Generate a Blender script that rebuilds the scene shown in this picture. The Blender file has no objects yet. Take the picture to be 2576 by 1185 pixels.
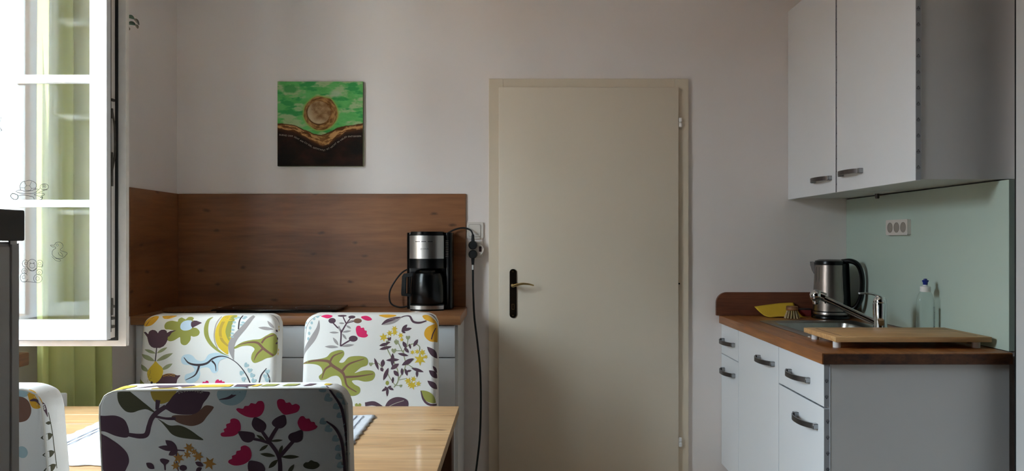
import bpy, bmesh, math, random
from mathutils import Vector, Matrix, noise
from mathutils.geometry import tessellate_polygon

random.seed(7)
scene = bpy.context.scene
COL = scene.collection
PI = math.pi

# ------------------------------------------------------------------ camera
FPX, VX, VY, CAMZ = 1900.0, 1295.0, 605.0, 1.24      # focal length and vanishing point in 2576x1185 pixels
cam_data = bpy.data.cameras.new('camera')
cam = bpy.data.objects.new('camera', cam_data)
COL.objects.link(cam)
cam.location = (0, 0, CAMZ)
cam.rotation_euler = (PI / 2, 0, 0)
cam_data.sensor_fit = 'HORIZONTAL'
cam_data.sensor_width = 36.0
cam_data.lens = 36.0 * FPX / 2576.0
cam_data.shift_x = -(VX - 1288.0) / 2576.0
cam_data.shift_y = (VY - 592.5) / 2576.0
cam_data.clip_start = 0.02
scene.camera = cam

# ------------------------------------------------------------------ sky, daylight, exposure
world = bpy.data.worlds.new('overcast_sky')
scene.world = world
world.use_nodes = True
wn = world.node_tree.nodes
wn['Background'].inputs[0].default_value = (0.74, 0.89, 1.0, 1)
wn['Background'].inputs[1].default_value = 19.0
vs = scene.view_settings
vs.view_transform = 'Standard'
vs.look = 'None'
vs.gamma = 1.0
vs.use_curve_mapping = False
vs.exposure = 1.02
sl = bpy.data.lights.new('sun', 'SUN')
sl.energy = 120.0
sl.angle = 0.01
sl.color = (1.0, 0.90, 0.79)
sun = bpy.data.objects.new('sun', sl)
COL.objects.link(sun)
sun.rotation_euler = (0, math.radians(38), math.radians(-25))      # stands behind the house: lights the ground outside only
pl = bpy.data.lights.new('window_portal', 'AREA')
pl.shape = 'RECTANGLE'
pl.size = 1.64
pl.size_y = 0.81
pl.cycles.is_portal = True
po = bpy.data.objects.new('window_portal', pl)
COL.objects.link(po)
po.location = (-1.96, 1.885, 1.72)
po.rotation_euler = (0, -PI / 2, 0)
cy = scene.cycles
cy.use_denoising = True
cy.max_bounces = 12
cy.diffuse_bounces = 8
cy.glossy_bounces = 5
cy.transparent_max_bounces = 24
cy.caustics_reflective = False
cy.caustics_refractive = False
cy.sample_clamp_indirect = 8.0


# ------------------------------------------------------------------ materials
def lin(c):
    out = []
    for v in c[:3]:
        v = v / 255.0
        out.append(v / 12.92 if v <= 0.04045 else ((v + 0.055) / 1.055) ** 2.4)
    return (out[0], out[1], out[2], 1.0)


MATS = {}


def mat(name, rgb, rough=0.5, metal=0.0, var=0.0, vscale=8.0, bump=0.0, bscale=200.0, spec=0.5, stretch=None, coat=0.0, emit=0.0, sheen=0.0):
    if name in MATS:
        return MATS[name]
    m = bpy.data.materials.new(name)
    m.use_nodes = True
    nt = m.node_tree
    b = nt.nodes['Principled BSDF']
    c = lin(rgb)
    b.inputs['Base Color'].default_value = c
    b.inputs['Roughness'].default_value = rough
    b.inputs['Metallic'].default_value = metal
    b.inputs['Specular IOR Level'].default_value = spec
    b.inputs['Coat Weight'].default_value = coat
    b.inputs['Sheen Weight'].default_value = sheen
    tc = nt.nodes.new('ShaderNodeTexCoord')
    mp = nt.nodes.new('ShaderNodeMapping')
    nt.links.new(tc.outputs['Object'], mp.inputs['Vector'])
    if stretch:
        mp.inputs['Scale'].default_value = stretch
    if var > 0:
        n = nt.nodes.new('ShaderNodeTexNoise')
        n.inputs['Scale'].default_value = vscale
        n.inputs['Detail'].default_value = 4
        nt.links.new(mp.outputs[0], n.inputs['Vector'])
        r = nt.nodes.new('ShaderNodeValToRGB')
        r.color_ramp.elements[0].position = 0.3
        r.color_ramp.elements[1].position = 0.7
        r.color_ramp.elements[0].color = [v * (1 - var) for v in c[:3]] + [1]
        r.color_ramp.elements[1].color = [min(1, v * (1 + var)) for v in c[:3]] + [1]
        nt.links.new(n.outputs['Fac'], r.inputs[0])
        nt.links.new(r.outputs[0], b.inputs['Base Color'])
    if bump > 0:
        n2 = nt.nodes.new('ShaderNodeTexNoise')
        n2.inputs['Scale'].default_value = bscale
        n2.inputs['Detail'].default_value = 3
        nt.links.new(mp.outputs[0], n2.inputs['Vector'])
        bp = nt.nodes.new('ShaderNodeBump')
        bp.inputs['Strength'].default_value = bump
        bp.inputs['Distance'].default_value = 0.002
        nt.links.new(n2.outputs['Fac'], bp.inputs['Height'])
        nt.links.new(bp.outputs[0], b.inputs['Normal'])
    MATS[name] = m
    return m


def wood(name, dark, mid, light, stretch, rough=0.4, knots=0.0, kscale=3.0, grain=1.0, kstretch=None, rnd=0.0, kcol=(70, 40, 22), coat=0.0, kplane='xy'):
    """grain runs along the axis whose stretch value is small"""
    m = bpy.data.materials.new(name)
    m.use_nodes = True
    nt = m.node_tree
    N = nt.nodes
    L = nt.links
    b = N['Principled BSDF']
    b.inputs['Roughness'].default_value = rough
    b.inputs['Coat Weight'].default_value = coat
    tc = N.new('ShaderNodeTexCoord')
    oi = N.new('ShaderNodeObjectInfo')
    add = N.new('ShaderNodeVectorMath')
    add.operation = 'MULTIPLY_ADD'
    comb = N.new('ShaderNodeCombineXYZ')
    for i in range(3):
        L.new(oi.outputs['Random'], comb.inputs[i])
    L.new(comb.outputs[0], add.inputs[0])
    add.inputs[1].default_value = (rnd * 3.1, rnd * 5.7, rnd * 4.3)
    L.new(tc.outputs['Object'], add.inputs[2])
    mp = N.new('ShaderNodeMapping')
    mp.inputs['Scale'].default_value = stretch
    L.new(add.outputs[0], mp.inputs['Vector'])
    n1 = N.new('ShaderNodeTexNoise')
    n1.inputs['Scale'].default_value = 1.0
    n1.inputs['Detail'].default_value = 6
    n1.inputs['Roughness'].default_value = 0.6
    n1.inputs['Distortion'].default_value = 0.6
    L.new(mp.outputs[0], n1.inputs['Vector'])
    r = N.new('ShaderNodeValToRGB')
    cr = r.color_ramp
    cr.elements[0].position = 0.3
    cr.elements[0].color = lin(dark)
    cr.elements[1].position = 0.7
    cr.elements[1].color = lin(light)
    e = cr.elements.new(0.5)
    e.color = lin(mid)
    L.new(n1.outputs['Fac'], r.inputs[0])
    # fine pores
    mp2 = N.new('ShaderNodeMapping')
    mp2.inputs['Scale'].default_value = [s * 6 for s in stretch]
    L.new(add.outputs[0], mp2.inputs['Vector'])
    n2 = N.new('ShaderNodeTexNoise')
    n2.inputs['Scale'].default_value = 1.0
    n2.inputs['Detail'].default_value = 3
    L.new(mp2.outputs[0], n2.inputs['Vector'])
    mr = N.new('ShaderNodeMapRange')
    mr.inputs['From Min'].default_value = 0.3
    mr.inputs['From Max'].default_value = 0.7
    mr.inputs['To Min'].default_value = 1 - 0.22 * grain
    mr.inputs['To Max'].default_value = 1 + 0.10 * grain
    L.new(n2.outputs['Fac'], mr.inputs['Value'])
    mx = N.new('ShaderNodeMix')
    mx.data_type = 'RGBA'
    mx.blend_type = 'MULTIPLY'
    mx.inputs[0].default_value = 1.0
    L.new(r.outputs[0], mx.inputs[6])
    L.new(mr.outputs[0], mx.inputs[7])
    out = mx.outputs[2]
    if knots > 0:
        mp3 = N.new('ShaderNodeMapping')
        mp3.inputs['Scale'].default_value = kstretch or [s / max(stretch) for s in stretch]
        L.new(add.outputs[0], mp3.inputs['Vector'])
        sx_ = N.new('ShaderNodeSeparateXYZ')
        cx_ = N.new('ShaderNodeCombineXYZ')
        nk = N.new('ShaderNodeTexNoise')
        nk.inputs['Scale'].default_value = 18.0
        ma = N.new('ShaderNodeVectorMath')
        ma.operation = 'MULTIPLY_ADD'
        ma.inputs[1].default_value = (0.03, 0.03, 0.03)
        L.new(add.outputs[0], nk.inputs['Vector'])
        L.new(nk.outputs['Color'], ma.inputs[0])
        L.new(mp3.outputs[0], ma.inputs[2])
        L.new(ma.outputs[0], sx_.inputs[0])
        L.new(sx_.outputs['XYZ'.index(kplane[0].upper())], cx_.inputs[0])
        L.new(sx_.outputs['XYZ'.index(kplane[1].upper())], cx_.inputs[1])
        v = N.new('ShaderNodeTexVoronoi')
        v.voronoi_dimensions = '2D'
        v.inputs['Scale'].default_value = kscale
        v.inputs['Randomness'].default_value = 1.0
        L.new(cx_.outputs[0], v.inputs['Vector'])
        kr = N.new('ShaderNodeMapRange')
        kr.inputs['From Min'].default_value = 0.015
        kr.inputs['From Max'].default_value = knots
        kr.inputs['To Min'].default_value = 0.8
        kr.inputs['To Max'].default_value = 0.0
        L.new(v.outputs['Distance'], kr.inputs['Value'])
        mk = N.new('ShaderNodeMix')
        mk.data_type = 'RGBA'
        L.new(kr.outputs[0], mk.inputs[0])
        L.new(out, mk.inputs[6])
        mk.inputs[7].default_value = lin(kcol)
        out = mk.outputs[2]
    L.new(out, b.inputs['Base Color'])
    bp = N.new('ShaderNodeBump')
    bp.inputs['Strength'].default_value = 0.12
    bp.inputs['Distance'].default_value = 0.001
    L.new(n2.outputs['Fac'], bp.inputs['Height'])
    L.new(bp.outputs[0], b.inputs['Normal'])
    MATS[name] = m
    return m


def clear_mat(name, tint, ior=1.5, rough=0.0, solid=0.0, solid_rgb=(255, 255, 255)):
    m = bpy.data.materials.new(name)
    m.use_nodes = True
    nt = m.node_tree
    N = nt.nodes
    L = nt.links
    N.remove(N['Principled BSDF'])
    t = N.new('ShaderNodeBsdfTransparent')
    t.inputs[0].default_value = (*tint, 1)
    g = N.new('ShaderNodeBsdfGlossy')
    g.inputs['Roughness'].default_value = rough
    f = N.new('ShaderNodeFresnel')
    geo = N.new('ShaderNodeNewGeometry')      # same reflectance on both faces of a thin sheet
    mi_ = N.new('ShaderNodeMix')
    mi_.inputs[2].default_value = ior
    mi_.inputs[3].default_value = 1.0 / ior
    L.new(geo.outputs['Backfacing'], mi_.inputs[0])
    L.new(mi_.outputs[0], f.inputs['IOR'])
    mx = N.new('ShaderNodeMixShader')
    L.new(f.outputs[0], mx.inputs[0])
    L.new(t.outputs[0], mx.inputs[1])
    L.new(g.outputs[0], mx.inputs[2])
    res = mx.outputs[0]
    if solid > 0:
        d = N.new('ShaderNodeBsdfDiffuse')
        d.inputs[0].default_value = lin(solid_rgb)
        m2 = N.new('ShaderNodeMixShader')
        m2.inputs[0].default_value = solid
        L.new(res, m2.inputs[1])
        L.new(d.outputs[0], m2.inputs[2])
        res = m2.outputs[0]
    L.new(res, N['Material Output'].inputs[0])
    MATS[name] = m
    return m


def curtain_mat():
    m = bpy.data.materials.new('curtain_fabric')
    m.use_nodes = True
    nt = m.node_tree
    N = nt.nodes
    L = nt.links
    N.remove(N['Principled BSDF'])
    tc = N.new('ShaderNodeTexCoord')
    n = N.new('ShaderNodeTexNoise')
    n.inputs['Scale'].default_value = 3.0
    L.new(tc.outputs['Object'], n.inputs['Vector'])
    r = N.new('ShaderNodeValToRGB')
    r.color_ramp.elements[0].color = lin((190, 196, 128))
    r.color_ramp.elements[1].color = lin((222, 222, 158))
    L.new(n.outputs['Fac'], r.inputs[0])
    d = N.new('ShaderNodeBsdfDiffuse')
    t = N.new('ShaderNodeBsdfTranslucent')
    L.new(r.outputs[0], d.inputs[0])
    L.new(r.outputs[0], t.inputs[0])
    mx = N.new('ShaderNodeMixShader')
    mx.inputs[0].default_value = 0.4
    L.new(d.outputs[0], mx.inputs[1])
    L.new(t.outputs[0], mx.inputs[2])
    L.new(mx.outputs[0], N['Material Output'].inputs[0])
    return m


M_WALL = mat('wall_paint', (231, 223, 219), 0.9, var=0.015, vscale=3, bump=0.08, bscale=90)
M_CEIL = mat('ceiling_paint', (236, 233, 228), 0.9)
M_FLOOR = wood('floor_laminate', (192, 172, 148), (206, 188, 166), (216, 200, 178), (2, 30, 30), 0.45)
M_DOOR = mat('cream_door_paint', (220, 207, 188), 0.42, var=0.012, vscale=2)
M_FRAME = mat('cream_frame_paint', (217, 203, 182), 0.45, var=0.015, vscale=2)
M_WHITE = mat('white_lacquer', (226, 228, 230), 0.32, var=0.008, vscale=3)
M_WHITEP = mat('white_panel', (214, 213, 212), 0.4, var=0.012, vscale=2.5)
M_PVC = mat('white_window_plastic', (225, 228, 230), 0.3)
M_PVCW = mat('weathered_window_plastic', (234, 228, 220), 0.5, var=0.05, vscale=25)
M_RUBBER = mat('black_rubber', (14, 14, 14), 0.6)
M_BLACK = mat('black_plastic', (6, 6, 6), 0.25, spec=0.35)
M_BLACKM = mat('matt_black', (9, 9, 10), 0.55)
M_STEEL = mat('brushed_steel', (190, 186, 182), 0.28, 1.0, var=0.06, vscale=4, stretch=(60, 60, 1))
M_CHROME = mat('chrome', (226, 228, 230), 0.07, 1.0)
M_SINK = mat('sink_steel', (160, 158, 152), 0.3, 1.0, var=0.06, vscale=30)
M_GUN = mat('gunmetal', (96, 90, 88), 0.38, 0.9)
M_ALU = mat('light_metal', (176, 178, 180), 0.3, 0.9)
M_BRASS = mat('dark_bronze', (48, 38, 28), 0.22, 0.75, var=0.12, vscale=30)
M_BRASSL = mat('polished_brass', (190, 164, 112), 0.22, 0.95)
M_FILM = mat('grey_edge_film', (164, 166, 170), 0.45)
M_INK = mat('black_print', (16, 16, 18), 0.5)
M_GREENP = mat('mint_panel', (182, 200, 188), 0.3, var=0.012, vscale=2)
M_PLATE = mat('ivory_plastic', (216, 208, 200), 0.4)
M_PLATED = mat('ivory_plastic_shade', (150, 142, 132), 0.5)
M_OAK = wood('oak_laminate', (114, 70, 40), (136, 87, 52), (150, 100, 62), (1.0, 9, 9), 0.42, knots=0.075, kscale=4.6, kstretch=(0.75, 1, 1.6), kcol=(70, 40, 22), kplane='xz', grain=0.8)
M_OAKT = wood('oak_worktop', (132, 88, 56), (152, 104, 68), (164, 118, 80), (1.3, 16, 16), 0.38, kcol=(72, 46, 28))
M_BUTCHER = wood('oiled_worktop', (118, 70, 34), (150, 94, 48), (172, 114, 62), (16, 1.2, 16), 0.35, knots=0.05, kscale=3.0, kstretch=(1.2, 0.5, 1))
M_UPSTAND = wood('red_brown_upstand', (92, 52, 34), (106, 60, 40), (120, 70, 46), (2, 12, 22), 0.5)
M_PINE = wood('pine', (172, 130, 88), (188, 150, 106), (200, 166, 124), (1.1, 15, 15), 0.33, knots=0.075, kscale=4.6, kstretch=(0.5, 1.5, 1), rnd=1.0, kcol=(104, 58, 24), coat=0.15)
M_PINED = wood('pine_leg', (84, 48, 28), (98, 58, 36), (112, 70, 44), (20, 20, 1.5), 0.5)
M_BEECH = wood('beech_board', (190, 142, 92), (206, 160, 106), (216, 174, 120), (1.6, 24, 24), 0.5)
M_CORK = mat('cork', (120, 78, 44), 0.9, var=0.35, vscale=160, bump=0.6, bscale=200)
M_CERAN = mat('black_glass', (12, 12, 13), 0.12)
M_YELLOW = mat('yellow_cloth', (210, 170, 44), 0.85, var=0.04, vscale=20, bump=0.3, bscale=400)
M_RED = mat('red_sponge', (128, 42, 40), 0.85, bump=0.5, bscale=300)
M_SCOUR = mat('dark_scourer', (46, 38, 36), 0.95, bump=0.6, bscale=400)
M_BRISTLE = mat('natural_bristle', (176, 156, 118), 0.8, var=0.2, vscale=200)
M_BRUSHW = wood('brush_wood', (120, 76, 40), (140, 92, 50), (156, 106, 62), (20, 4, 20), 0.5)
M_GLASS = clear_mat('window_glass', (0.993, 0.997, 0.993), 1.28)
M_BOTTLE = clear_mat('clear_bottle', (0.93, 0.96, 0.95), 1.45, 0.03, 0.06, (210, 225, 220))
M_LABEL = mat('pale_label', (196, 204, 204), 0.5)
M_BLUE = mat('blue_cap', (24, 44, 128), 0.35)
M_CAPW = mat('white_cap', (232, 230, 228), 0.4)
M_CURTAIN = curtain_mat()
M_TAN = mat('exterior_plaster', (170, 128, 96), 0.9, var=0.04, vscale=8)
M_SILL = wood('brown_sill', (96, 60, 38), (116, 76, 50), (132, 90, 62), (20, 2, 20), 0.5)
M_GROUND = mat('outdoor_ground', (152, 142, 132), 0.95, var=0.2, vscale=1)
M_LEAF = mat('cactus_leaf', (28, 34, 22), 0.9, spec=0.1, var=0.2, vscale=30)
M_LEAFT = mat('cactus_tip', (54, 46, 36), 0.9, spec=0.1)
M_TERRA = mat('terracotta', (170, 100, 70), 0.8)
M_CLOTHW = mat('white_runner', (192, 194, 198), 0.95, var=0.04, vscale=30, bump=0.7, bscale=260, stretch=(1, 2.5, 1))
M_SEAM = mat('runner_seam', (110, 112, 126), 0.9)
M_FABRIC = mat('white_cotton', (238, 235, 230), 0.9, bump=0.25, bscale=700, sheen=0.1)
M_PIPING = mat('cotton_piping', (226, 220, 208), 0.9)
M_STICK = mat('sticker_line', (26, 28, 28), 0.8, spec=0.1)
M_REDSW = mat('switch_red', (40, 14, 14), 0.3)
PRN = {
    'plum': mat('print_plum', (92, 66, 78), 0.9), 'olive': mat('print_olive', (158, 158, 78), 0.9),
    'yellow': mat('print_yellow', (220, 188, 58), 0.9), 'mustard': mat('print_mustard', (188, 158, 66), 0.9),
    'amber': mat('print_amber', (226, 168, 48), 0.9), 'blue': mat('print_pale_blue', (196, 218, 228), 0.9),
    'teal': mat('print_grey_blue', (172, 196, 200), 0.9), 'grey': mat('print_grey', (164, 156, 154), 0.9),
    'pink': mat('print_pink', (226, 40, 104), 0.9), 'dark': mat('print_dark', (66, 56, 62), 0.9),
    'sage': mat('print_sage', (156, 160, 120), 0.9), 'brown': mat('print_brown', (128, 92, 76), 0.9),
    'tan': mat('print_tan', (176, 164, 150), 0.9), 'sky': mat('print_sky', (206, 226, 244), 0.9),
    'forest': mat('print_forest', (88, 84, 62), 0.9), 'crimson': mat('print_crimson', (208, 44, 92), 0.9),
    'rust': mat('print_rust', (196, 140, 70), 0.9),
}
PRN_KEYS = list(PRN)


# ------------------------------------------------------------------ object helpers
def tag(o, label=None, cat=None, group=None, kind=None):
    if label:
        o['label'] = label
    if cat:
        o['category'] = cat
    if group:
        o['group'] = group
    if kind:
        o['kind'] = kind
    return o


def thing(name, label, cat, loc, rz=0.0, group=None):
    o = bpy.data.objects.new(name, None)
    o.empty_display_size = 0.05
    COL.objects.link(o)
    o.location = loc
    o.rotation_euler = (0, 0, rz)
    return tag(o, label, cat, group)


def obj(name, bm, mats, parent=None, smooth=35, local=False):
    me = bpy.data.meshes.new(name)
    bm.to_mesh(me)
    bm.free()
    for m in (mats if isinstance(mats, (list, tuple)) else [mats]):
        me.materials.append(m)
    if smooth:
        me.polygons.foreach_set('use_smooth', [True] * len(me.polygons))
        me.set_sharp_from_angle(angle=math.radians(smooth))
    o = bpy.data.objects.new(name, me)
    COL.objects.link(o)
    if parent is not None:
        o.parent = parent
        if parent.type == 'EMPTY' and not local:
            inv = Matrix.LocRotScale(parent.location, parent.rotation_euler, None).inverted()
            o.matrix_parent_inverse = inv
    return o


def B():
    return bmesh.new()


def box(bm, x0, x1, y0, y1, z0, z1, bev=0.0, seg=2, mi=0, M=None):
    r = bmesh.ops.create_cube(bm, size=1.0)
    vs_ = r['verts']
    for v in vs_:
        v.co = Vector(((x0 + x1) / 2 + v.co.x * (x1 - x0), (y0 + y1) / 2 + v.co.y * (y1 - y0), (z0 + z1) / 2 + v.co.z * (z1 - z0)))
        if M is not None:
            v.co = M @ v.co
    fs = {f for v in vs_ for f in v.link_faces}
    for f in fs:
        f.material_index = mi
    if bev > 0:
        es = list({e for v in vs_ for e in v.link_edges})
        bmesh.ops.bevel(bm, geom=es, offset=bev, segments=seg, affect='EDGES', profile=0.5)
    return bm


def loft(bm, rings, close=True, caps=True, mi=0):
    vr = [[bm.verts.new(p) for p in r] for r in rings]
    n = len(vr[0])
    for a, b in zip(vr[:-1], vr[1:]):
        for i in range(n if close else n - 1):
            j = (i + 1) % n
            f = bm.faces.new((a[i], a[j], b[j], b[i]))
            f.material_index = mi
    if caps:
        for r, rev in ((vr[0], True), (vr[-1], False)):
            try:
                f = bm.faces.new(list(reversed(r)) if rev else r)
                f.material_index = mi
            except ValueError:
                pass
    return vr


def lathe(bm, prof, c=(0, 0, 0), seg=32, sx=1.0, sy=1.0, mi=0, caps=True, M=None):
    rings = []
    for r, z in prof:
        ring = []
        for i in range(seg):
            a = 2 * PI * i / seg
            p = Vector((c[0] + r * sx * math.cos(a), c[1] + r * sy * math.sin(a), c[2] + z))
            ring.append(M @ p if M is not None else p)
        rings.append(ring)
    loft(bm, rings, True, caps, mi)
    return bm


def catmull(pts, n=8, closed=False):
    P = [Vector(p) for p in pts]
    out = []
    m = len(P)
    rng = range(m if closed else m - 1)
    for i in rng:
        p1, p2 = P[i], P[(i + 1) % m]
        p0 = P[i - 1] if (closed or i > 0) else p1 * 2 - p2
        p3 = P[(i + 2) % m] if (closed or i + 2 < m) else p2 * 2 - p1
        for k in range(n):
            t = k / n
            out.append(0.5 * ((2 * p1) + (p2 - p0) * t + (2 * p0 - 5 * p1 + 4 * p2 - p3) * t * t + (3 * p1 - p0 - 3 * p2 + p3) * t ** 3))
    if not closed:
        out.append(P[-1].copy())
    return out


def tube(bm, pts, r, seg=10, smooth=8, mi=0, flat=None, caps=True):
    """flat: (w, h, up) elliptical section"""
    P = catmull(pts, smooth) if smooth else [Vector(p) for p in pts]
    n = len(P)
    rings = []
    prev = None
    for i, p in enumerate(P):
        d = (P[min(i + 1, n - 1)] - P[max(i - 1, 0)]).normalized()
        if prev is None:
            up = Vector((0, 0, 1)) if abs(d.z) < 0.9 else Vector((0, 1, 0))
            if flat:
                up = Vector(flat[2])
            a = d.cross(up).normalized()
        else:
            a = (prev - d * prev.dot(d)).normalized()
        prev = a
        b = a.cross(d).normalized()
        if callable(r):
            rr = r(i / (n - 1))
        else:
            rr = r
        w, h = (rr * flat[0], rr * flat[1]) if flat else (rr, rr)
        rings.append([p + a * (w * math.cos(2 * PI * k / seg)) + b * (h * math.sin(2 * PI * k / seg)) for k in range(seg)])
    loft(bm, rings, True, caps, mi)
    return bm


def prism(bm, pts, fn0, fn1, mi=0):
    """closed polygon of 2d points, lofted between two planes given by functions"""
    a = [bm.verts.new(fn0(p)) for p in pts]
    b = [bm.verts.new(fn1(p)) for p in pts]
    n = len(pts)
    fs = []
    for i in range(n):
        j = (i + 1) % n
        fs.append(bm.faces.new((a[i], a[j], b[j], b[i])))
    fs.append(bm.faces.new(list(reversed(a))))
    fs.append(bm.faces.new(b))
    for f in fs:
        f.material_index = mi
    return fs


def ring(bm, o, i, y0, y1, mi=0):
    """rectangular frame in the XZ plane; o and i are (x0, x1, z0, z1)"""
    def c(r, y):
        return [Vector((r[0], y, r[2])), Vector((r[1], y, r[2])), Vector((r[1], y, r[3])), Vector((r[0], y, r[3]))]
    loops = [[bm.verts.new(p) for p in c(r, y)] for r, y in ((o, y0), (o, y1), (i, y1), (i, y0))]
    for a in range(4):
        A, Bq = loops[a], loops[(a + 1) % 4]
        for k in range(4):
            j = (k + 1) % 4
            bm.faces.new((A[k], A[j], Bq[j], Bq[k])).material_index = mi


def fixn(bm):
    bmesh.ops.recalc_face_normals(bm, faces=bm.faces)
    return bm


def rrect(x0, x1, y0, y1, r, n=5):
    pts = []
    for cx, cy_, a0 in ((x1 - r, y1 - r, 0), (x0 + r, y1 - r, 90), (x0 + r, y0 + r, 180), (x1 - r, y0 + r, 270)):
        for k in range(n + 1):
            a = math.radians(a0 + 90 * k / n)
            pts.append((cx + r * math.cos(a), cy_ + r * math.sin(a)))
    return pts


_txt = {}


def text_tris(ch):
    if ch in _txt:
        return _txt[ch]
    cu = bpy.data.curves.new('t', 'FONT')
    cu.body = ch
    cu.size = 1.0
    cu.resolution_u = 3
    o = bpy.data.objects.new('t', cu)
    COL.objects.link(o)
    dg = bpy.context.evaluated_depsgraph_get()
    dg.update()
    e = o.evaluated_get(dg)
    me = e.to_mesh()
    me.calc_loop_triangles()
    V = [v.co.copy() for v in me.vertices]
    T = [tuple(t.vertices) for t in me.loop_triangles]
    e.to_mesh_clear()
    bpy.data.objects.remove(o)
    bpy.data.curves.remove(cu)
    w = max((v.x for v in V), default=0.3)
    _txt[ch] = (V, T, w)
    return _txt[ch]


def put_text(bm, text, size, fn, mi=0, gap=0.12):
    """fn(x, y) -> 3d point; x runs along the line"""
    x = 0.0
    for ch in text:
        if ch == ' ':
            x += 0.35 * size
            continue
        V, T, w = text_tris(ch)
        vv = [bm.verts.new(fn(x + v.x * size, v.y * size)) for v in V]
        for t in T:
            try:
                bm.faces.new([vv[k] for k in t]).material_index = mi
            except ValueError:
                pass
        x += (w + gap) * size
    return x


# ------------------------------------------------------------------ the room
XL, XR, YB, ZC, YF = -1.604, 1.622, 3.585, 2.75, -4.0
WY0, WY1, WZ0, WZ1 = 1.48, 2.29, 0.90, 2.54      # window opening in the left wall


def struct(name, bm, m, label=None, smooth=None):
    o = obj(name, bm, m, None, smooth)
    o['kind'] = 'structure'
    if label:
        o['label'] = label
    return o


bm = B()
box(bm, -2.05, 1.75, YF, YB + 0.1, -0.1, 0)
struct('floor', bm, M_FLOOR, 'pale laminate kitchen floor')
bm = B()
box(bm, -2.05, 1.75, YF, YB + 0.1, ZC, ZC + 0.1)
struct('ceiling', bm, M_CEIL, 'plain white kitchen ceiling')
bm = B()
box(bm, -2.05, 1.75, YB, YB + 0.12, 0, ZC)
struct('wall_back', bm, M_WALL, 'greyish white painted back wall')
M_ABSORB = wood('light_absorber', (42, 32, 25), (50, 38, 30), (60, 46, 37), (14, 14, 1.2), 0.6)  # dark rear surfaces, added out of view to cut bounce light
YR = 1.40
for nm_, bx_, lb_ in (('wall_front', (-2.05, 1.75, YF - 0.12, YF, 0, ZC), 'unseen wall behind the camera, darkened to cut bounce light'),
                     ('left_light_absorber', (XL - 0.01, XL + 0.012, YF, 1.2, 0, ZC), 'unseen dark sheet added on the left wall to cut bounce light'),
                     ('floor_light_absorber', (XL, 1.53, YF, 1.2, -0.01, 0.0005), 'unseen dark sheet added on the rear floor to cut bounce light'),
                     ('right_light_absorber', (1.512, 1.54, YF, YR, 0, ZC), 'unseen dark sheet added on the right wall to cut bounce light'),
                     ('ceiling_light_absorber', (XL, 1.53, YF, YR, ZC - 0.012, ZC + 0.01), 'unseen dark sheet added under the rear ceiling to cut bounce light')):
    bm = B()
    box(bm, *bx_)
    struct(nm_, bm, M_ABSORB, lb_)
bm = B()
for a in ((YF, WY0, 0, ZC), (WY1, YB, 0, ZC), (WY0, WY1, 0, WZ0), (WY0, WY1, WZ1, ZC)):
    box(bm, -1.945, XL, a[0], a[1], a[2], a[3])
struct('wall_left', bm, M_WALL, 'painted left wall with the window')
bm = B()
box(bm, XR, XR + 0.16, 2.30, YB, 0, ZC)
struct('wall_right', bm, M_WALL, 'white right wall behind the cabinets')
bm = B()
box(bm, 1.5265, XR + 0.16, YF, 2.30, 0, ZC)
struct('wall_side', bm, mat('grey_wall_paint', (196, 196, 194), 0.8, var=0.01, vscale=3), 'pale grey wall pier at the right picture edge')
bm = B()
box(bm, 1.577, XR, 2.30, 2.383, 0, ZC)  # black strip put in as the shade of the narrow gap
struct('gap_shade_strip', bm, M_BLACKM, 'black strip standing in for shade in the gap between cabinets and right wall')
# exterior reveal, ground
bm = B()
for a in ((WY0 - 0.25, WY0 + 0.004, 0.2, 2.85), (WY1 - 0.004, WY1 + 0.25, 0.2, 2.85), (WY0, WY1, 0.2, WZ0 + 0.004), (WY0, WY1, WZ1 - 0.004, 2.85)):
    box(bm, -1.952, -1.8975, a[0], a[1], a[2], a[3])
struct('trim_2', bm, M_TAN, 'tan plaster surround outside the window')
bm = B()
box(bm, -40, -2.1, -30, 34, -2.2, -2.1)
struct('ground', bm, M_GROUND, 'pale ground outside the window')
bm = B()
box(bm, -9.0, -8.5, -7.3, 9, -2.1, 3.1)  # unseen block added outside, keeps low sky light out of the window
struct('sky_blocker', bm, mat('sky_blocker_dark', (74, 64, 58), 0.9, var=0.3, vscale=6), 'unseen dark block added opposite the window to cut low sky light')

# ------------------------------------------------------------------ window with open casements
win = bpy.data.objects.new('window_1', None)
COL.objects.link(win)
win.location = (-1.80, 1.885, WZ0)
tag(win, 'white casement window standing open at the left wall', None, None, 'structure')
bm = B()


def yz_ring(bm, o, i, x0, x1):
    def c(r, x):
        return [Vector((x, r[0], r[2])), Vector((x, r[1], r[2])), Vector((x, r[1], r[3])), Vector((x, r[0], r[3]))]
    loops = [[bm.verts.new(p) for p in c(r, y)] for r, y in ((o, x0), (o, x1), (i, x1), (i, x0))]
    for a in range(4):
        A, Bq = loops[a], loops[(a + 1) % 4]
        for k in range(4):
            j = (k + 1) % 4
            bm.faces.new((A[k], A[j], Bq[j], Bq[k]))


yz_ring(bm, (WY0 + 0.002, WY1 - 0.002, WZ0 + 0.004, WZ1 - 0.002), (WY0 + 0.055, WY1 - 0.055, WZ0 + 0.05, WZ1 - 0.05), -1.8975, -1.82)
fixn(bm)
obj('window_frame', bm, M_PVC, win, None)
bm = B()
box(bm, -1.80, -1.50, WY0 + 0.001, 2.335, 0.855, 0.895, 0.004)
sill = obj('window_sill', bm, M_SILL, win)
sill['label'] = 'brown wooden sill end'


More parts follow.
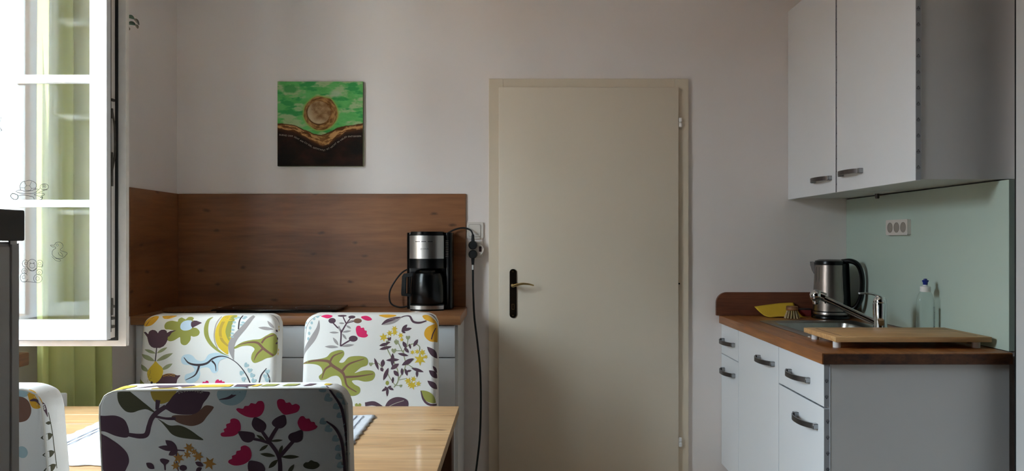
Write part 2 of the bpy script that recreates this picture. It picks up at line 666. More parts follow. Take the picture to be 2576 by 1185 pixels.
def casement(x0, x1, y, flip, z0=0.95, z1=2.516):
    """sash parallel to the XZ plane with its outer face at y; flip=-1 turns the outer face to +Y"""
    s = flip
    Y = lambda d: y + s * d
    bm = B()
    outer = (x0, x1, z0, z1)
    inner = (x0 + 0.048, x1 - 0.044, z0 + 0.041, z1 - 0.045)
    ring(bm, outer, inner, Y(0.0), Y(0.022), 0)
    o2 = (x0 + 0.001, x1 - 0.002, z0 + 0.002, z1 - 0.002)
    ring(bm, o2, inner, Y(0.022), Y(0.056), 1)
    fl = (x0 + 0.001, x1 + 0.027, z0 - 0.026, z1 + 0.02)
    ring(bm, fl, inner, Y(0.057), Y(0.075), 1)
    # glazing bead
    bd = (inner[0] + 0.009, inner[1] - 0.009, inner[2] + 0.012, inner[3] - 0.012)
    ring(bm, inner, bd, Y(0.006), Y(0.07), 0)
    fixn(bm)
    sash = obj('sash', bm, [M_PVC, M_PVCW], win, None)
    bm = B()
    ring(bm, (x0 + 0.0005, x1 + 0.0045, z0 - 0.008, z1 + 0.004), (x0 + 0.02, x1 - 0.02, z0 + 0.02, z1 - 0.02), Y(0.050), Y(0.0565))
    fixn(bm)
    obj('gasket', bm, M_RUBBER, sash, None)
    for d in (0.024, 0.046):
        bm = B()
        box(bm, bd[0] - 0.004, bd[1] + 0.004, Y(d) - 0.002, Y(d) + 0.002, bd[2] - 0.004, bd[3] + 0.004)
        obj('pane', bm, M_GLASS, sash, None)
    for zc in (1.349, 1.717, 2.085):
        bm = B()
        box(bm, bd[0] - 0.002, bd[1] + 0.002, Y(0.035) - 0.018, Y(0.035) + 0.018, zc - 0.0105, zc + 0.0105, 0.004, 2)
        obj('glazing_bar', bm, M_PVC, sash)
    return sash, bd


SX1 = -1.189
sash, bead = casement(-1.818, SX1, 2.20, 1)
sash['label'] = 'open casement sash with black gasket'
# locking gear in the groove of the free edge
bm = B()
box(bm, SX1 - 0.006, SX1 - 0.0012, 2.2235, 2.2285, 0.97, 2.49)
for za, zb in ((1.40, 1.50), (1.02, 1.07), (1.60, 1.63)):
    box(bm, SX1 - 0.004, SX1 + 0.003, 2.2245, 2.2325, za, zb, 0.001, 1)
tube(bm, [(SX1, 2.232, 1.62), (SX1 + 0.004, 2.236, 1.575), (SX1 + 0.004, 2.238, 1.5), (SX1, 2.232, 1.45)], 0.003, 6)
for zc in (0.985, 1.01, 1.045, 1.655):
    box(bm, SX1 - 0.004, SX1 + 0.004, 2.225, 2.24, zc - 0.004, zc + 0.004, 0.001, 1)
obj('locking_gear', bm, mat('worn_steel', (92, 86, 78), 0.5, 0.6, var=0.3, vscale=60), sash)
sash_b, bead_b = casement(-1.818, -1.45, 1.560, -1)


# animal stickers on the outer pane
def stroke_pts(pts, widths, n=6, smooth=True):
    P = catmull([Vector((p[0], p[1], 0)) for p in pts], n) if smooth and len(pts) > 2 else [Vector((p[0], p[1], 0)) for p in pts]
    m = len(P)
    if not hasattr(widths, '__len__'):
        widths = [widths] * 2
    left, right = [], []
    for i, p in enumerate(P):
        d = P[min(i + 1, m - 1)] - P[max(i - 1, 0)]
        if d.length < 1e-9:
            d = Vector((1, 0, 0))
        d.normalize()
        nrm = Vector((-d.y, d.x, 0))
        t = i / (m - 1) * (len(widths) - 1)
        k = min(int(t), len(widths) - 2)
        w = widths[k] + (widths[k + 1] - widths[k]) * (t - k)
        left.append(p + nrm * w / 2)
        right.append(p - nrm * w / 2)
    return left, right


def sticker(name, label, strokes):
    bm = B()

    def conv(p):
        px, py = 20 + p.x / 3.95, 430 + p.y / 3.95
        yy = 2.2212
        return Vector(((px - VX) * yy / FPX, yy, CAMZ - (py - VY) * yy / FPX))
    for pts, w in strokes:
        l, r = stroke_pts(pts, w)
        lv = [bm.verts.new(conv(p)) for p in l]
        rv = [bm.verts.new(conv(p)) for p in r]
        for i in range(len(lv) - 1):
            bm.faces.new((lv[i], lv[i + 1], rv[i + 1], rv[i]))
    o = obj(name, bm, M_STICK, sash, None)
    o['label'] = label
    return o


def ell(cx, cy_, rx, ry=None, n=12, a0=0, a1=360):
    ry = ry or rx
    return [(cx + rx * math.cos(math.radians(a0 + (a1 - a0) * k / n)), cy_ + ry * math.sin(math.radians(a0 + (a1 - a0) * k / n))) for k in range(n + 1)]


sticker('turtle_sticker', 'turtle outline sticker', [
    ([(125, 190), (120, 150), (140, 112), (175, 102), (210, 94), (250, 104), (278, 125), (283, 150), (270, 180)], 4),
    ([(165, 170), (185, 148), (215, 150), (232, 175), (220, 195)], 3), ([(165, 170), (175, 190), (220, 195)], 3), ([(185, 148), (165, 108)], 3), ([(215, 150), (235, 105)], 3),
    ([(165, 170), (125, 165)], 3), ([(232, 175), (275, 170)], 3),
    ([(75, 205), (110, 190), (170, 200), (230, 195), (295, 178), (285, 205), (240, 225), (180, 225), (120, 220), (75, 205)], 4),
    (ell(362, 158, 42, 30), 4), (ell(358, 152, 18), 3), (ell(358, 152, 6), 4), ([(320, 170), (300, 192)], 4), ([(385, 182), (350, 195), (305, 215)], 4),
    ([(260, 235), (300, 220), (355, 225), (358, 240), (310, 250), (262, 238)], 4), ([(25, 245), (45, 225), (85, 235), (100, 250), (95, 275), (70, 285), (40, 270), (24, 246)], 7),
    ([(100, 250), (150, 240), (215, 250), (250, 260), (262, 285)], 4), ([(320, 265), (342, 258), (332, 285), (315, 284)], 8)])
sticker('duck_sticker', 'duckling outline sticker', [
    ([(440, 800), (455, 780), (475, 770), (468, 755), (440, 755), (422, 738), (460, 737), (475, 715), (510, 708), (540, 725), (545, 755), (520, 785), (550, 800), (588, 815), (575, 840), (545, 865), (500, 872), (460, 855), (440, 830), (440, 800)], 3.5),
    (ell(490, 737, 10), 3), ([(500, 810), (510, 835), (545, 850), (535, 822), (515, 805)], 3), ([(435, 850), (455, 868), (475, 890), (520, 897), (515, 880), (470, 868)], 3)])
sticker('bear_sticker', 'teddy bear outline sticker', [
    (ell(240, 937, 52, 58), 3.5), (ell(173, 920, 30, 35, 12, 60, 320), 3.5), (ell(180, 920, 13, 15), 3), (ell(316, 920, 30, 34, 12, -140, 130), 3.5), (ell(316, 922, 14), 3),
    (ell(240, 942, 27, 23), 3), ([(195, 960), (240, 994), (285, 965)], 3.5), (ell(222, 915, 5), 3), (ell(258, 915, 5), 3), (ell(165, 997, 26, 28), 3.5), (ell(165, 997, 11), 3),
    (ell(312, 1007, 30, 28), 3.5), (ell(312, 1009, 10), 3), (ell(160, 1060, 38, 45, 12, 20, 330), 3.5), (ell(158, 1056, 16), 3), (ell(297, 1070, 42, 42), 3.5), (ell(294, 1070, 18), 3),
    ([(150, 1098), (200, 1102), (270, 1108)], 3), ([(330, 960), (346, 945), (340, 930)], 4)])
sticker('flower_sticker', 'flower outline sticker cut by frame edge', [
    (ell(-95, -555, 16, 18), 3), (ell(-84, -525, 16, 18), 3), (ell(-92, -495, 15, 17), 3), ([(-85, -478), (-80, -440), (-66, -410)], 3), ([(-76, -420), (-60, -404), (-78, -398)], 6)])

# curtain pulled to the far side of the window
bm = B()
nU, nV = 90, 26
rows = []
for j in range(nV + 1):
    v = j / nV
    z = 0.03 + v * (ZC - 0.035)
    row = []
    for i in range(nU + 1):
        u = i / nU
        y = 2.385 + u * 0.26 + 0.014 * math.sin(u * 19 + 2 * v)
        amp = 0.028 + 0.012 * (1 - v)
        x = -1.515 + 0.085 * u + 0.7 * amp * math.sin(u * 21 + 0.6 * math.sin(3 * v)) + 0.008 * math.sin(u * 47 + 5 * v)
        if u < 0.06:
            y += 0.012 * math.sin(9 * v + 1)
        row.append(bm.verts.new((x, y, z)))
    rows.append(row)
for a, b in zip(rows[:-1], rows[1:]):
    for i in range(nU):
        bm.faces.new((a[i], a[i + 1], b[i + 1], b[i]))
o = obj('curtain', bm, M_CURTAIN, None, 180)
tag(o, 'lime green sheer curtain gathered beside the open window', 'curtain')
sm = o.modifiers.new('cloth', 'SOLIDIFY')
sm.thickness = 0.0012

# radiator under the window
rad = thing('radiator', 'white panel radiator under the window behind the table', 'radiator', (-1.55, 2.0, 0.1))
bm = B()
box(bm, -1.596, -1.500, 1.45, 2.284, 0.10, 0.745, 0.006)
obj('body', bm, M_WHITE, rad)
bm = B()
box(bm, -1.598, -1.394, 2.2845, 2.355, 0.10, 0.766, 0.004)
obj('side_cover', bm, M_WHITE, rad)
for k in range(30):
    bm = B()
    yy = 1.46 + k * 0.0272
    box(bm, -1.590, -1.504, yy, yy + 0.02, 0.745, 0.762, 0.001, 1)
    obj('top_slat', bm, M_WHITE, rad, None)

# hanging plant behind the sash
pl_ = thing('hanging_cactus', 'green segmented cactus tips trailing beside the window sash', 'plant', (-1.335, 2.50, 2.13))
bm = B()
lathe(bm, [(0.035, 2.13), (0.05, 2.135), (0.065, 2.22), (0.068, 2.235), (0.060, 2.235), (0.055, 2.2)], (-1.335, 2.50, 0), 24)
pot = obj('pot', bm, M_TERRA, pl_)
bm = B()
for a in (0, 2.1, 4.2):
    tube(bm, [(-1.335 + 0.064 * math.cos(a), 2.50 + 0.064 * math.sin(a), 2.23), (-1.335, 2.50, ZC - 0.12)], 0.0015, 5, 0)
tube(bm, [(-1.335, 2.50, ZC - 0.12), (-1.335, 2.50, ZC)], 0.002, 5, 0)
obj('hanger', bm, M_PVC, pl_)


def seg_leaf(pts, w, m):
    bm = B()
    P = catmull(pts, 6)
    L, R = [], []
    n = len(P)
    rings = []
    for i, p in enumerate(P):
        t = i / (n - 1)
        d = (P[min(i + 1, n - 1)] - P[max(i - 1, 0)]).normalized()
        s = d.cross(Vector((0, 1, 0))).normalized()
        ww = w * (0.18 + 0.82 * math.sin(PI * min(max(t, 0.02), 0.98)) ** 0.7)
        f = Vector((0, 1, 0))
        rings.append([p + s * ww, p + f * ww * 0.35, p - s * ww, p - f * ww * 0.35])
    loft(bm, rings)
    return obj('leaf', bm, m, pl_)


def wp(px, py, Y):
    return Vector(((px - VX) * Y / FPX, Y, CAMZ - (py - VY) * Y / FPX))


for stem, tip, rt in (([(318, 43), (329, 42), (338, 48)], [(337, 48), (344, 52), (350, 63)], (290, 20)), ([(320, 60), (331, 58), (341, 63)], [(340, 63), (345, 66), (347, 72)], (285, 40)), ([(315, 66), (320, 68), (324, 73)], [(322, 70), (324, 73), (326, 76)], (285, 50))):
    Yp = 2.46
    seg_leaf([wp(a, b, Yp) for a, b in stem], 0.0062, M_LEAF)
    seg_leaf([wp(a, b, Yp) for a, b in tip], 0.0050, M_LEAFT)
    a0 = wp(stem[0][0], stem[0][1], Yp)
    seg_leaf([Vector((-1.32, 2.49, 2.235)), Vector((-1.275, 2.46, 2.23)), Vector((-1.27, 2.46, 2.08)), a0], 0.007, M_LEAF)

# ------------------------------------------------------------------ left kitchen run
YT = 3.15          # front of the left worktop
# splashback panels
bm = B()
box(bm, XL + 0.012, -0.232, YB - 0.012, YB - 0.0005, 0.9255, 1.461, 0.001, 1)
o = obj('splashback', bm, M_OAK)
tag(o, 'brown oak splashback panel along the back wall behind the coffee maker', 'splashback')
bm = B()
box(bm, XL + 0.0005, XL + 0.0115, 3.13, YB, 0.925, 1.461, 0.001, 1)
M_OAKY = wood('oak_laminate_side', (114, 70, 40), (136, 87, 52), (150, 100, 62), (9, 1.0, 9), 0.42, knots=0.075, kscale=4.6, kstretch=(1, 0.75, 1.6), kcol=(70, 40, 22), kplane='yz', grain=0.8)
o = obj('splashback', bm, M_OAKY)
tag(o, 'short oak splashback panel on the left wall beside the window sash', 'splashback')
bm = B()
box(bm, XL, -0.226, YT, YB, 0.887, 0.925, 0.002, 2)
o = obj('worktop', bm, M_OAKT)
tag(o, 'oak worktop under the oak splashback', 'worktop')


def front_panel(name, x0, x1, z0, z1, y, parent):
    bm = B()
    box(bm, x0, x1, y, y + 0.018, z0, z1, 0.0015, 2)
    return obj(name, bm, M_WHITE, parent)


def left_unit(x0, x1, label, drawers):
    t = thing('base_cabinet', label, 'cabinet', ((x0 + x1) / 2, 3.37, 0), 0, 'base cabinets under the oak worktop')
    bm = B()
    box(bm, x0, x1, YT + 0.042, YB - 0.014, 0.10, 0.886)
    obj('body', bm, M_WHITEP, t, None)
    bm = B()
    box(bm, x0, x1, YT + 0.09, YT + 0.105, 0, 0.0995)
    obj('plinth', bm, M_WHITEP, t, None)
    zs = [0.883, 0.746, 0.457, 0.105] if drawers else [0.883, 0.105]
    for a, b in zip(zs[:-1], zs[1:]):
        front_panel('drawer_front' if drawers else 'door', x0 + 0.0125 if not drawers else x0 + 0.002, x1 - 0.012 if drawers else x1 - 0.002, b + 0.004, a - 0.001, YT + 0.022, t)


left_unit(-0.99, -0.24, 'white drawer cabinet at the right end of the oak worktop', True)
left_unit(XL + 0.002, -0.992, 'white cabinet under the oak worktop, in the left corner', False)

# portable hob
hob = thing('hob', 'flat black glass hob lying on the oak worktop', 'hob', (-1.03, 3.40, 0.925))
bm = B()
box(bm, -1.318, -0.778, 3.275, 3.525, 0.933, 0.940, 0.002, 2)
obj('glass_plate', bm, M_CERAN, hob)
bm = B()
box(bm, -1.30, -0.796, 3.29, 3.51, 0.925, 0.933)
obj('casing', bm, M_BLACKM, hob, None)
for cx, r in ((-1.18, 0.085), (-0.91, 0.075)):
    bm = B()
    lathe(bm, [(r - 0.002, 0.9402), (r, 0.9404), (r, 0.9402)], (cx, 3.40, 0), 40, caps=False)
    obj('cooking_zone', bm, M_GUN, hob)
# cork mat
bm = B()
lathe(bm, [(0.02, 0.925), (0.112, 0.925), (0.118, 0.929), (0.118, 0.934), (0.112, 0.938), (0.02, 0.938)], (-1.452, 3.385, 0), 40)
o = obj('trivet', bm, M_CORK)
tag(o, 'round brown cork mat on the oak worktop beside the hob', 'trivet')

# ------------------------------------------------------------------ coffee maker
cm = thing('coffee_maker', 'black coffee maker with steel band and dark carafe on oak worktop', 'coffee maker', (-0.39, 3.46, 0.925))
bm = B()
CX = -0.392
prism(bm, rrect(CX - 0.107, CX + 0.107, 3.475, 3.558, 0.022), lambda p: (p[0], p[1], 0.925), lambda p: (p[0], p[1], 1.276))
fixn(bm)
obj('rear_housing', bm, M_BLACK, cm)
bm = B()
prism(bm, rrect(CX + 0.0725, CX + 0.107, 3.43, 3.50, 0.014), lambda p: (p[0], p[1], 0.929), lambda p: (p[0], p[1], 1.274))
fixn(bm)
tank = obj('water_tank', bm, M_BLACK, cm)
bm = B()
for k in range(10):
    box(bm, CX + 0.078, CX + 0.090, 3.4290, 3.4302, 1.165 + k * 0.008, 1.169 + k * 0.008)
obj('scale_marks', bm, M_GUN, tank, None)


def bulge(x0, x1, yf, yb, sag, n=14):
    pts = []
    for k in range(n + 1):
        t = k / n
        pts.append((x0 + (x1 - x0) * t, yf + sag * (2 * t - 1) ** 2))
    pts += [(x1, yb), (x0, yb)]
    return pts


bm = B()
prism(bm, bulge(CX - 0.083, CX + 0.0705, 3.385, 3.48, 0.028), lambda p: (p[0], p[1], 1.115), lambda p: (p[0], p[1], 1.268))
fixn(bm)
fh = obj('filter_housing', bm, M_BLACK, cm)
bm = B()
prism(bm, bulge(CX - 0.0835, CX + 0.071, 3.382, 3.45, 0.028), lambda p: (p[0], p[1], 1.158), lambda p: (p[0], p[1], 1.262))
fixn(bm)
obj('steel_band', bm, M_STEEL, fh)


def yfront(x, off):
    t = (x - (CX - 0.0835)) / 0.1545
    return 3.382 + 0.028 * (2 * t - 1) ** 2 - off


bm = B()
for a in (CX - 0.055, CX - 0.027, CX + 0.002):
    xs = [a, a + 0.011, a + 0.022]
    v = [(bm.verts.new((x, yfront(x, 0.0006), 1.2335)), bm.verts.new((x, yfront(x, 0.0006), 1.2365))) for x in xs]
    for p, q in zip(v[:-1], v[1:]):
        bm.faces.new((p[0], q[0], q[1], p[1]))
obj('slot', bm, M_INK, fh, None)
bm = B()
put_text(bm, 'SEVERIN', 0.0095, lambda x, y: Vector((CX - 0.034 + x, yfront(CX - 0.034 + x, 0.0006), 1.199 + y)))
obj('lettering', bm, M_INK, fh, None)
bm = B()
prism(bm, bulge(CX - 0.078, CX + 0.066, 3.392, 3.50, 0.026), lambda p: (p[0], p[1], 1.268), lambda p: (p[0], p[1], 1.280))
prism(bm, bulge(CX - 0.03, CX - 0.02, 3.386, 3.40, 0.001, 2), lambda p: (p[0], p[1], 1.268), lambda p: (p[0], p[1], 1.279))
fixn(bm)
obj('lid', bm, M_BLACK, cm)
# base
bm = B()
prism(bm, bulge(CX - 0.077, CX + 0.072, 3.368, 3.48, 0.024), lambda p: (p[0], p[1], 0.925), lambda p: (p[0], p[1], 0.954))
fixn(bm)
bs = obj('base', bm, M_BLACK, cm)
bm = B()
prism(bm, bulge(CX - 0.078, CX + 0.073, 3.366, 3.44, 0.024), lambda p: (p[0], p[1], 0.932), lambda p: (p[0], p[1], 0.948))
fixn(bm)
obj('steel_strip', bm, M_STEEL, bs)
# carafe
CC = (CX - 0.004, 3.428)
bm = B()
lathe(bm, [(0.060, 0.955), (0.074, 0.957), (0.077, 0.965), (0.076, 1.03), (0.072, 1.075), (0.066, 1.092), (0.055, 1.098), (0.05, 1.105), (0.02, 1.112), (0.002, 1.112)], (CC[0], CC[1], 0), 40)
car = obj('carafe', bm, M_BLACK, cm)
bm = B()
hx = CC[0] - 0.072
prof = [(hx + 0.006, 1.093), (hx - 0.034, 1.090), (hx - 0.042, 1.078), (hx - 0.046, 1.0), (hx - 0.044, 0.99), (hx + 0.002, 0.985)]
prism(bm, [(p[0], p[1]) for p in prof] + [(hx + 0.004, 0.998), (hx - 0.026, 1.0), (hx - 0.024, 1.074), (hx + 0.004, 1.078)], lambda p: (p[0], CC[1] - 0.012, p[1]), lambda p: (p[0], CC[1] + 0.012, p[1]))
fixn(bm)
obj('carafe_handle', bm, M_BLACK, car)
# cords
bm = B()
tube(bm, [(CX - 0.10, 3.51, 0.935), (-0.535, 3.50, 0.931), (-0.575, 3.50, 0.950), (-0.580, 3.50, 1.0), (-0.56, 3.505, 1.045), (-0.525, 3.515, 1.09), (-0.49, 3.53, 1.11)], 0.0038, 8)
obj('power_cord', bm, M_RUBBER, cm)
bm = B()
tube(bm, [(-0.315, 3.545, 1.274), (-0.285, 3.55, 1.290), (-0.245, 3.555, 1.299), (-0.21, 3.55, 1.290), (-0.197, 3.54, 1.268), (-0.196, 3.532, 1.248)], 0.0040, 8)
obj('power_cord', bm, M_RUBBER, cm)


def plug(parent, x, z, up):
    bm = B()
    s = 1 if up else -1
    Mx = Matrix.Translation((x, 3.535, z)) @ Matrix.Rotation(PI / 2, 4, 'X')
    lathe(bm, [(0.0185, -0.016), (0.0205, -0.012), (0.0205, 0.008), (0.017, 0.014), (0.004, 0.015)], (0, 0, 0), 28, M=Mx)
    tube(bm, [(x, 3.533, z + s * 0.012), (x, 3.533, z + s * 0.03), (x, 3.533, z + s * 0.05)], lambda t: 0.009 - 0.003 * t, 10)
    fixn(bm)
    return obj('plug', bm, M_BLACKM, parent)


plug(cm, -0.196, 1.218, True)

# switch, socket, adapter, extension cord
sw = thing('light_switch', 'ivory rocker light switch between the oak splashback and the door', 'switch', (-0.188, YB, 1.287))
bm = B()
prism(bm, rrect(-0.227, -0.149, 1.248, 1.327, 0.009), lambda p: (p[0], YB, p[1]), lambda p: (p[0], YB - 0.009, p[1]))
fixn(bm)
obj('plate', bm, M_PLATE, sw)
bm = B()
prism(bm, rrect(-0.218, -0.161, 1.257, 1.317, 0.007), lambda p: (p[0], YB - 0.008, p[1]), lambda p: (p[0], YB - 0.0095, p[1]))
fixn(bm)
obj('rocker_gap', bm, M_PLATED, sw)
bm = B()
prism(bm, rrect(-0.2165, -0.1625, 1.2585, 1.3155, 0.006), lambda p: (p[0], YB - 0.008, p[1]), lambda p: (p[0], YB - 0.0125, p[1]))
fixn(bm)
obj('rocker', bm, M_PLATE, sw)
so = thing('wall_socket', 'ivory wall socket plate under the light switch, mostly behind an adapter', 'socket', (-0.188, YB, 1.198))
bm = B()
prism(bm, rrect(-0.228, -0.150, 1.158, 1.236, 0.009), lambda p: (p[0], YB, p[1]), lambda p: (p[0], YB - 0.011, p[1]))
fixn(bm)
obj('plate', bm, M_PLATE, so)
ad = thing('socket_adapter', 'ivory multi-way adapter with dark switch plugged in beside the door', 'adapter', (-0.188, YB - 0.02, 1.198))
bm = B()
outl = catmull([(-0.216, 1.215, 0), (-0.196, 1.236, 0), (-0.178, 1.234, 0), (-0.152, 1.214, 0), (-0.146, 1.195, 0), (-0.158, 1.172, 0), (-0.182, 1.160, 0), (-0.204, 1.158, 0), (-0.216, 1.180, 0)], 5, True)
prism(bm, [(p.x, p.y) for p in outl], lambda p: (p[0], YB - 0.011, p[1]), lambda p: (p[0], YB - 0.036, p[1]))
fixn(bm)
abody = obj('body', bm, M_PLATE, ad)
bm = B()
box(bm, -0.1685, -0.157, YB - 0.040, YB - 0.035, 1.187, 1.212, 0.001, 1)
obj('switch', bm, M_REDSW, ad)
ec = thing('extension_cord', 'black cord with plug hanging down the wall beside the door', 'cord', (-0.18, 3.54, 0.0))
plug(ec, -0.196, 1.175, False)
bm = B()
tube(bm, [(-0.196, 3.533, 1.128), (-0.196, 3.535, 1.09), (-0.195, 3.54, 1.0), (-0.190, 3.55, 0.88), (-0.176, 3.555, 0.76), (-0.164, 3.56, 0.64), (-0.160, 3.56, 0.5), (-0.163, 3.555, 0.34), (-0.173, 3.54, 0.23), (-0.19, 3.52, 0.12), (-0.23, 3.47, 0.02), (-0.30, 3.42, 0.006)], 0.0046, 8)
obj('cable', bm, M_RUBBER, ec)
bm = B()
box(bm, -0.201, -0.193, 3.526, 3.531, 1.103, 1.126, 0.001, 1)
obj('cable_tag', bm, M_CAPW, ec)

# ------------------------------------------------------------------ painting on canvas
pt = thing('painting', 'square green painting of a brown moon over a dark valley', 'painting', (-0.919, YB, 1.791))
bm = B()
PX0, PX1, PZ0, PZ1 = -1.121, -0.7165, 1.5905, 1.991
box(bm, PX0, PX1, YB - 0.019, YB, PZ0, PZ1, 0.0015, 2)
obj('canvas', bm, mat('canvas_edge', (120, 132, 100), 0.9, var=0.2, vscale=12), pt)
UP = [(0, .495), (.185, .514), (.327, .577), (.43, .62), (.516, .633), (.60, .60), (.706, .543), (.85, .517), (1, .495)]
LOW = [(0, .558), (.185, .59), (.327, .654), (.43, .72), (.525, .757), (.60, .742), (.706, .654), (.80, .598), (1, .560)]
TXT = [(0, .615), (.175, .632), (.315, .705), (.43, .77), (.545, .80), (.62, .772), (.706, .705), (.81, .638), (1, .632)]


def interp(c, x):
    for (x0, y0), (x1, y1) in zip(c[:-1], c[1:]):
        if x <= x1:
            t = (x - x0) / (x1 - x0)
            t = t * t * (3 - 2 * t) * 0.35 + t * 0.65
            return y0 + (y1 - y0) * t
    return c[-1][1]


def mixc(a, b, t):
    t = max(0, min(1, t))
    return tuple(p + (q - p) * t for p, q in zip(a, b))


def sstep(a, b, x):
    t = max(0, min(1, (x - a) / (b - a)))
    return t * t * (3 - 2 * t)


def paint(x, y):
    nz = lambda sx, sy, s=0: noise.fractal(Vector((x * sx, y * sy, s)), 0.8, 2.1, 5)
    g = mixc((84, 166, 86), (104, 184, 104), 0.5 + nz(5, 9, 1))
    g = mixc(g, (160, 184, 134), sstep(0.05, 0.45, nz(3.2, 8.5, 4) + 0.10))
    g = mixc(g, (58, 150, 80), sstep(0.10, 0.5, nz(4, 12, 9)))
    dx, dy = x - 0.155, y - 0.085
    g = mixc(g, (56, 146, 72), 0.8 * sstep(1.1, 0.6, math.hypot(dx / 0.11, dy / 0.055) + 0.3 * nz(9, 9, 3)))
    g = mixc(g, (176, 190, 160), 0.8 * sstep(1.1, 0.3, math.hypot((x - 0.68) / 0.09, (y - 0.145) / 0.05)))
    mx_, my_ = 0.507, 0.376
    ux = (x - mx_)
    uy = (y - my_)
    a = math.atan2(uy, ux)
    rr = math.hypot(ux, uy)
    R = 0.197 + 0.010 * noise.noise(Vector((math.cos(a) * 2, math.sin(a) * 2, 0)))
    g = mixc(g, (150, 168, 84), sstep(R + 0.03, R, rr))
    up = interp(UP, x) + 0.006 * nz(14, 3, 2)
    lo = interp(LOW, x) + 0.006 * nz(14, 3, 6)
    c = g
    if rr < R + 0.01:
        br = mixc((104, 66, 30), (176, 132, 80), 0.5 + 1.0 * noise.fractal(Vector((math.cos(a) * 2.2, math.sin(a) * 2.2, rr * 42)), 0.8, 2.1, 4))
        ri = math.hypot(x - 0.487, y - 0.365)
        inner = mixc((128, 94, 60), (172, 140, 102), 0.5 + 0.9 * nz(16, 16, 5))
        inner = mixc(inner, (196, 178, 148), 0.75 * sstep(0.05, 0.125, ri) * sstep(0.06, -0.10, (x - 0.487) - (y - 0.365)))
        t = sstep(0.142, 0.128, ri)
        br = mixc(br, (66, 38, 16), 0.7 * sstep(0.155, 0.142, ri) * sstep(0.0, 0.1, (y - 0.365) - (x - 0.487)) * (1 - t))
        c = mixc(c, mixc(br, inner, t), sstep(R + 0.006, R - 0.004, rr))
    if y > up - 0.01:
        w = (y - up) / max(lo - up, 1e-3)
        n1 = noise.fractal(Vector((x * 10, w * 3.0, 2)), 0.7, 2.1, 5)
        band = mixc((92, 54, 24), (190, 142, 90), sstep(-0.25, 0.3, n1 + 0.25 - 1.1 * abs(w - 0.55)))
        if 0.36 < x < 0.68:
            band = mixc(band, (178, 134, 78), 0.45 * sstep(0.15, 0.0, abs(x - 0.52)))
        band = mixc((78, 46, 20), band, sstep(0.0, 0.22, w))
        dk = mixc((22, 16, 13), (48, 26, 20), 0.5 + 0.8 * nz(4, 6, 8))
        dk = mixc((66, 40, 26), dk, sstep(0, 0.05, y - lo))
        gb = mixc(band, dk, sstep(-0.012, 0.012, y - lo))
        c = mixc(c, gb, sstep(-0.006, 0.004, y - up))
    return c


NG = 230
bm = B()
cl = bm.loops.layers.float_color.new('paint')
gv = []
for j in range(NG + 1):
    gv.append([bm.verts.new((PX0 + 0.001 + (PX1 - PX0 - 0.002) * i / NG, YB - 0.0194, PZ1 - 0.001 - (PZ1 - PZ0 - 0.002) * j / NG)) for i in range(NG + 1)])
gc = [[lin(paint(i / NG, j / NG)) for i in range(NG + 1)] for j in range(NG + 1)]
for j in range(NG):
    for i in range(NG):
        f = bm.faces.new((gv[j][i], gv[j + 1][i], gv[j + 1][i + 1], gv[j][i + 1]))
        for lp, (a, b) in zip(f.loops, ((j, i), (j + 1, i), (j + 1, i + 1), (j, i + 1))):
            lp[cl] = gc[a][b]
m = bpy.data.materials.new('acrylic_paint')
m.use_nodes = True
an = m.node_tree.nodes.new('ShaderNodeAttribute')
an.attribute_name = 'paint'
bs_ = m.node_tree.nodes['Principled BSDF']
bs_.inputs['Roughness'].default_value = 0.8
bs_.inputs['Specular IOR Level'].default_value = 0.2
m.node_tree.links.new(an.outputs['Color'], bs_.inputs['Base Color'])
nn = m.node_tree.nodes.new('ShaderNodeTexNoise')
nn.inputs['Scale'].default_value = 120
bpn = m.node_tree.nodes.new('ShaderNodeBump')
bpn.inputs['Strength'].default_value = 0.3
bpn.inputs['Distance'].default_value = 0.002
m.node_tree.links.new(nn.outputs['Fac'], bpn.inputs['Height'])
m.node_tree.links.new(bpn.outputs[0], bs_.inputs['Normal'])
obj('painted_picture', bm, m, pt, None)
bm = B()
PW = PX1 - PX0
# lettering that follows the valley line
xs = [k / 400 for k in range(401)]
cum = [0.0]
for a, b in zip(xs[:-1], xs[1:]):
    cum.append(cum[-1] + math.hypot((b - a), interp(TXT, b) - interp(TXT, a)) * PW)


def along(s):
    for k in range(400):
        if cum[k + 1] >= s:
            t = (s - cum[k]) / (cum[k + 1] - cum[k])
            return xs[k] + t / 400
    return 1.0


LINE = 'SUEND DER SEHT AN CU DEL GEDICHTET IST NICHT IM VIELES ENTGEGEN'
tmp = bmesh.new()
wtot = put_text(tmp, LINE, 1.0, lambda x, y: Vector((x, y, 0)), 0, 0.10)
tmp.free()
SZ = 0.0105
ksc = (cum[-1] - 0.016) / (wtot * SZ)


def onpaint(x, y):
    s = 0.008 + x * ksc
    u = along(s)
    e = 0.02
    ang = math.atan2(-(interp(TXT, min(1, u + e)) - interp(TXT, max(0, u - e))), min(1, u + e) - max(0, u - e))
    return Vector((PX0 + u * PW - math.sin(ang) * y, YB - 0.0199, PZ1 - interp(TXT, u) * PW + math.cos(ang) * y - 0.006))


put_text(bm, LINE, SZ, onpaint, 0, 0.10)
obj('lettering', bm, mat('pale_paint_letters', (176, 166, 150), 0.7), pt, None)

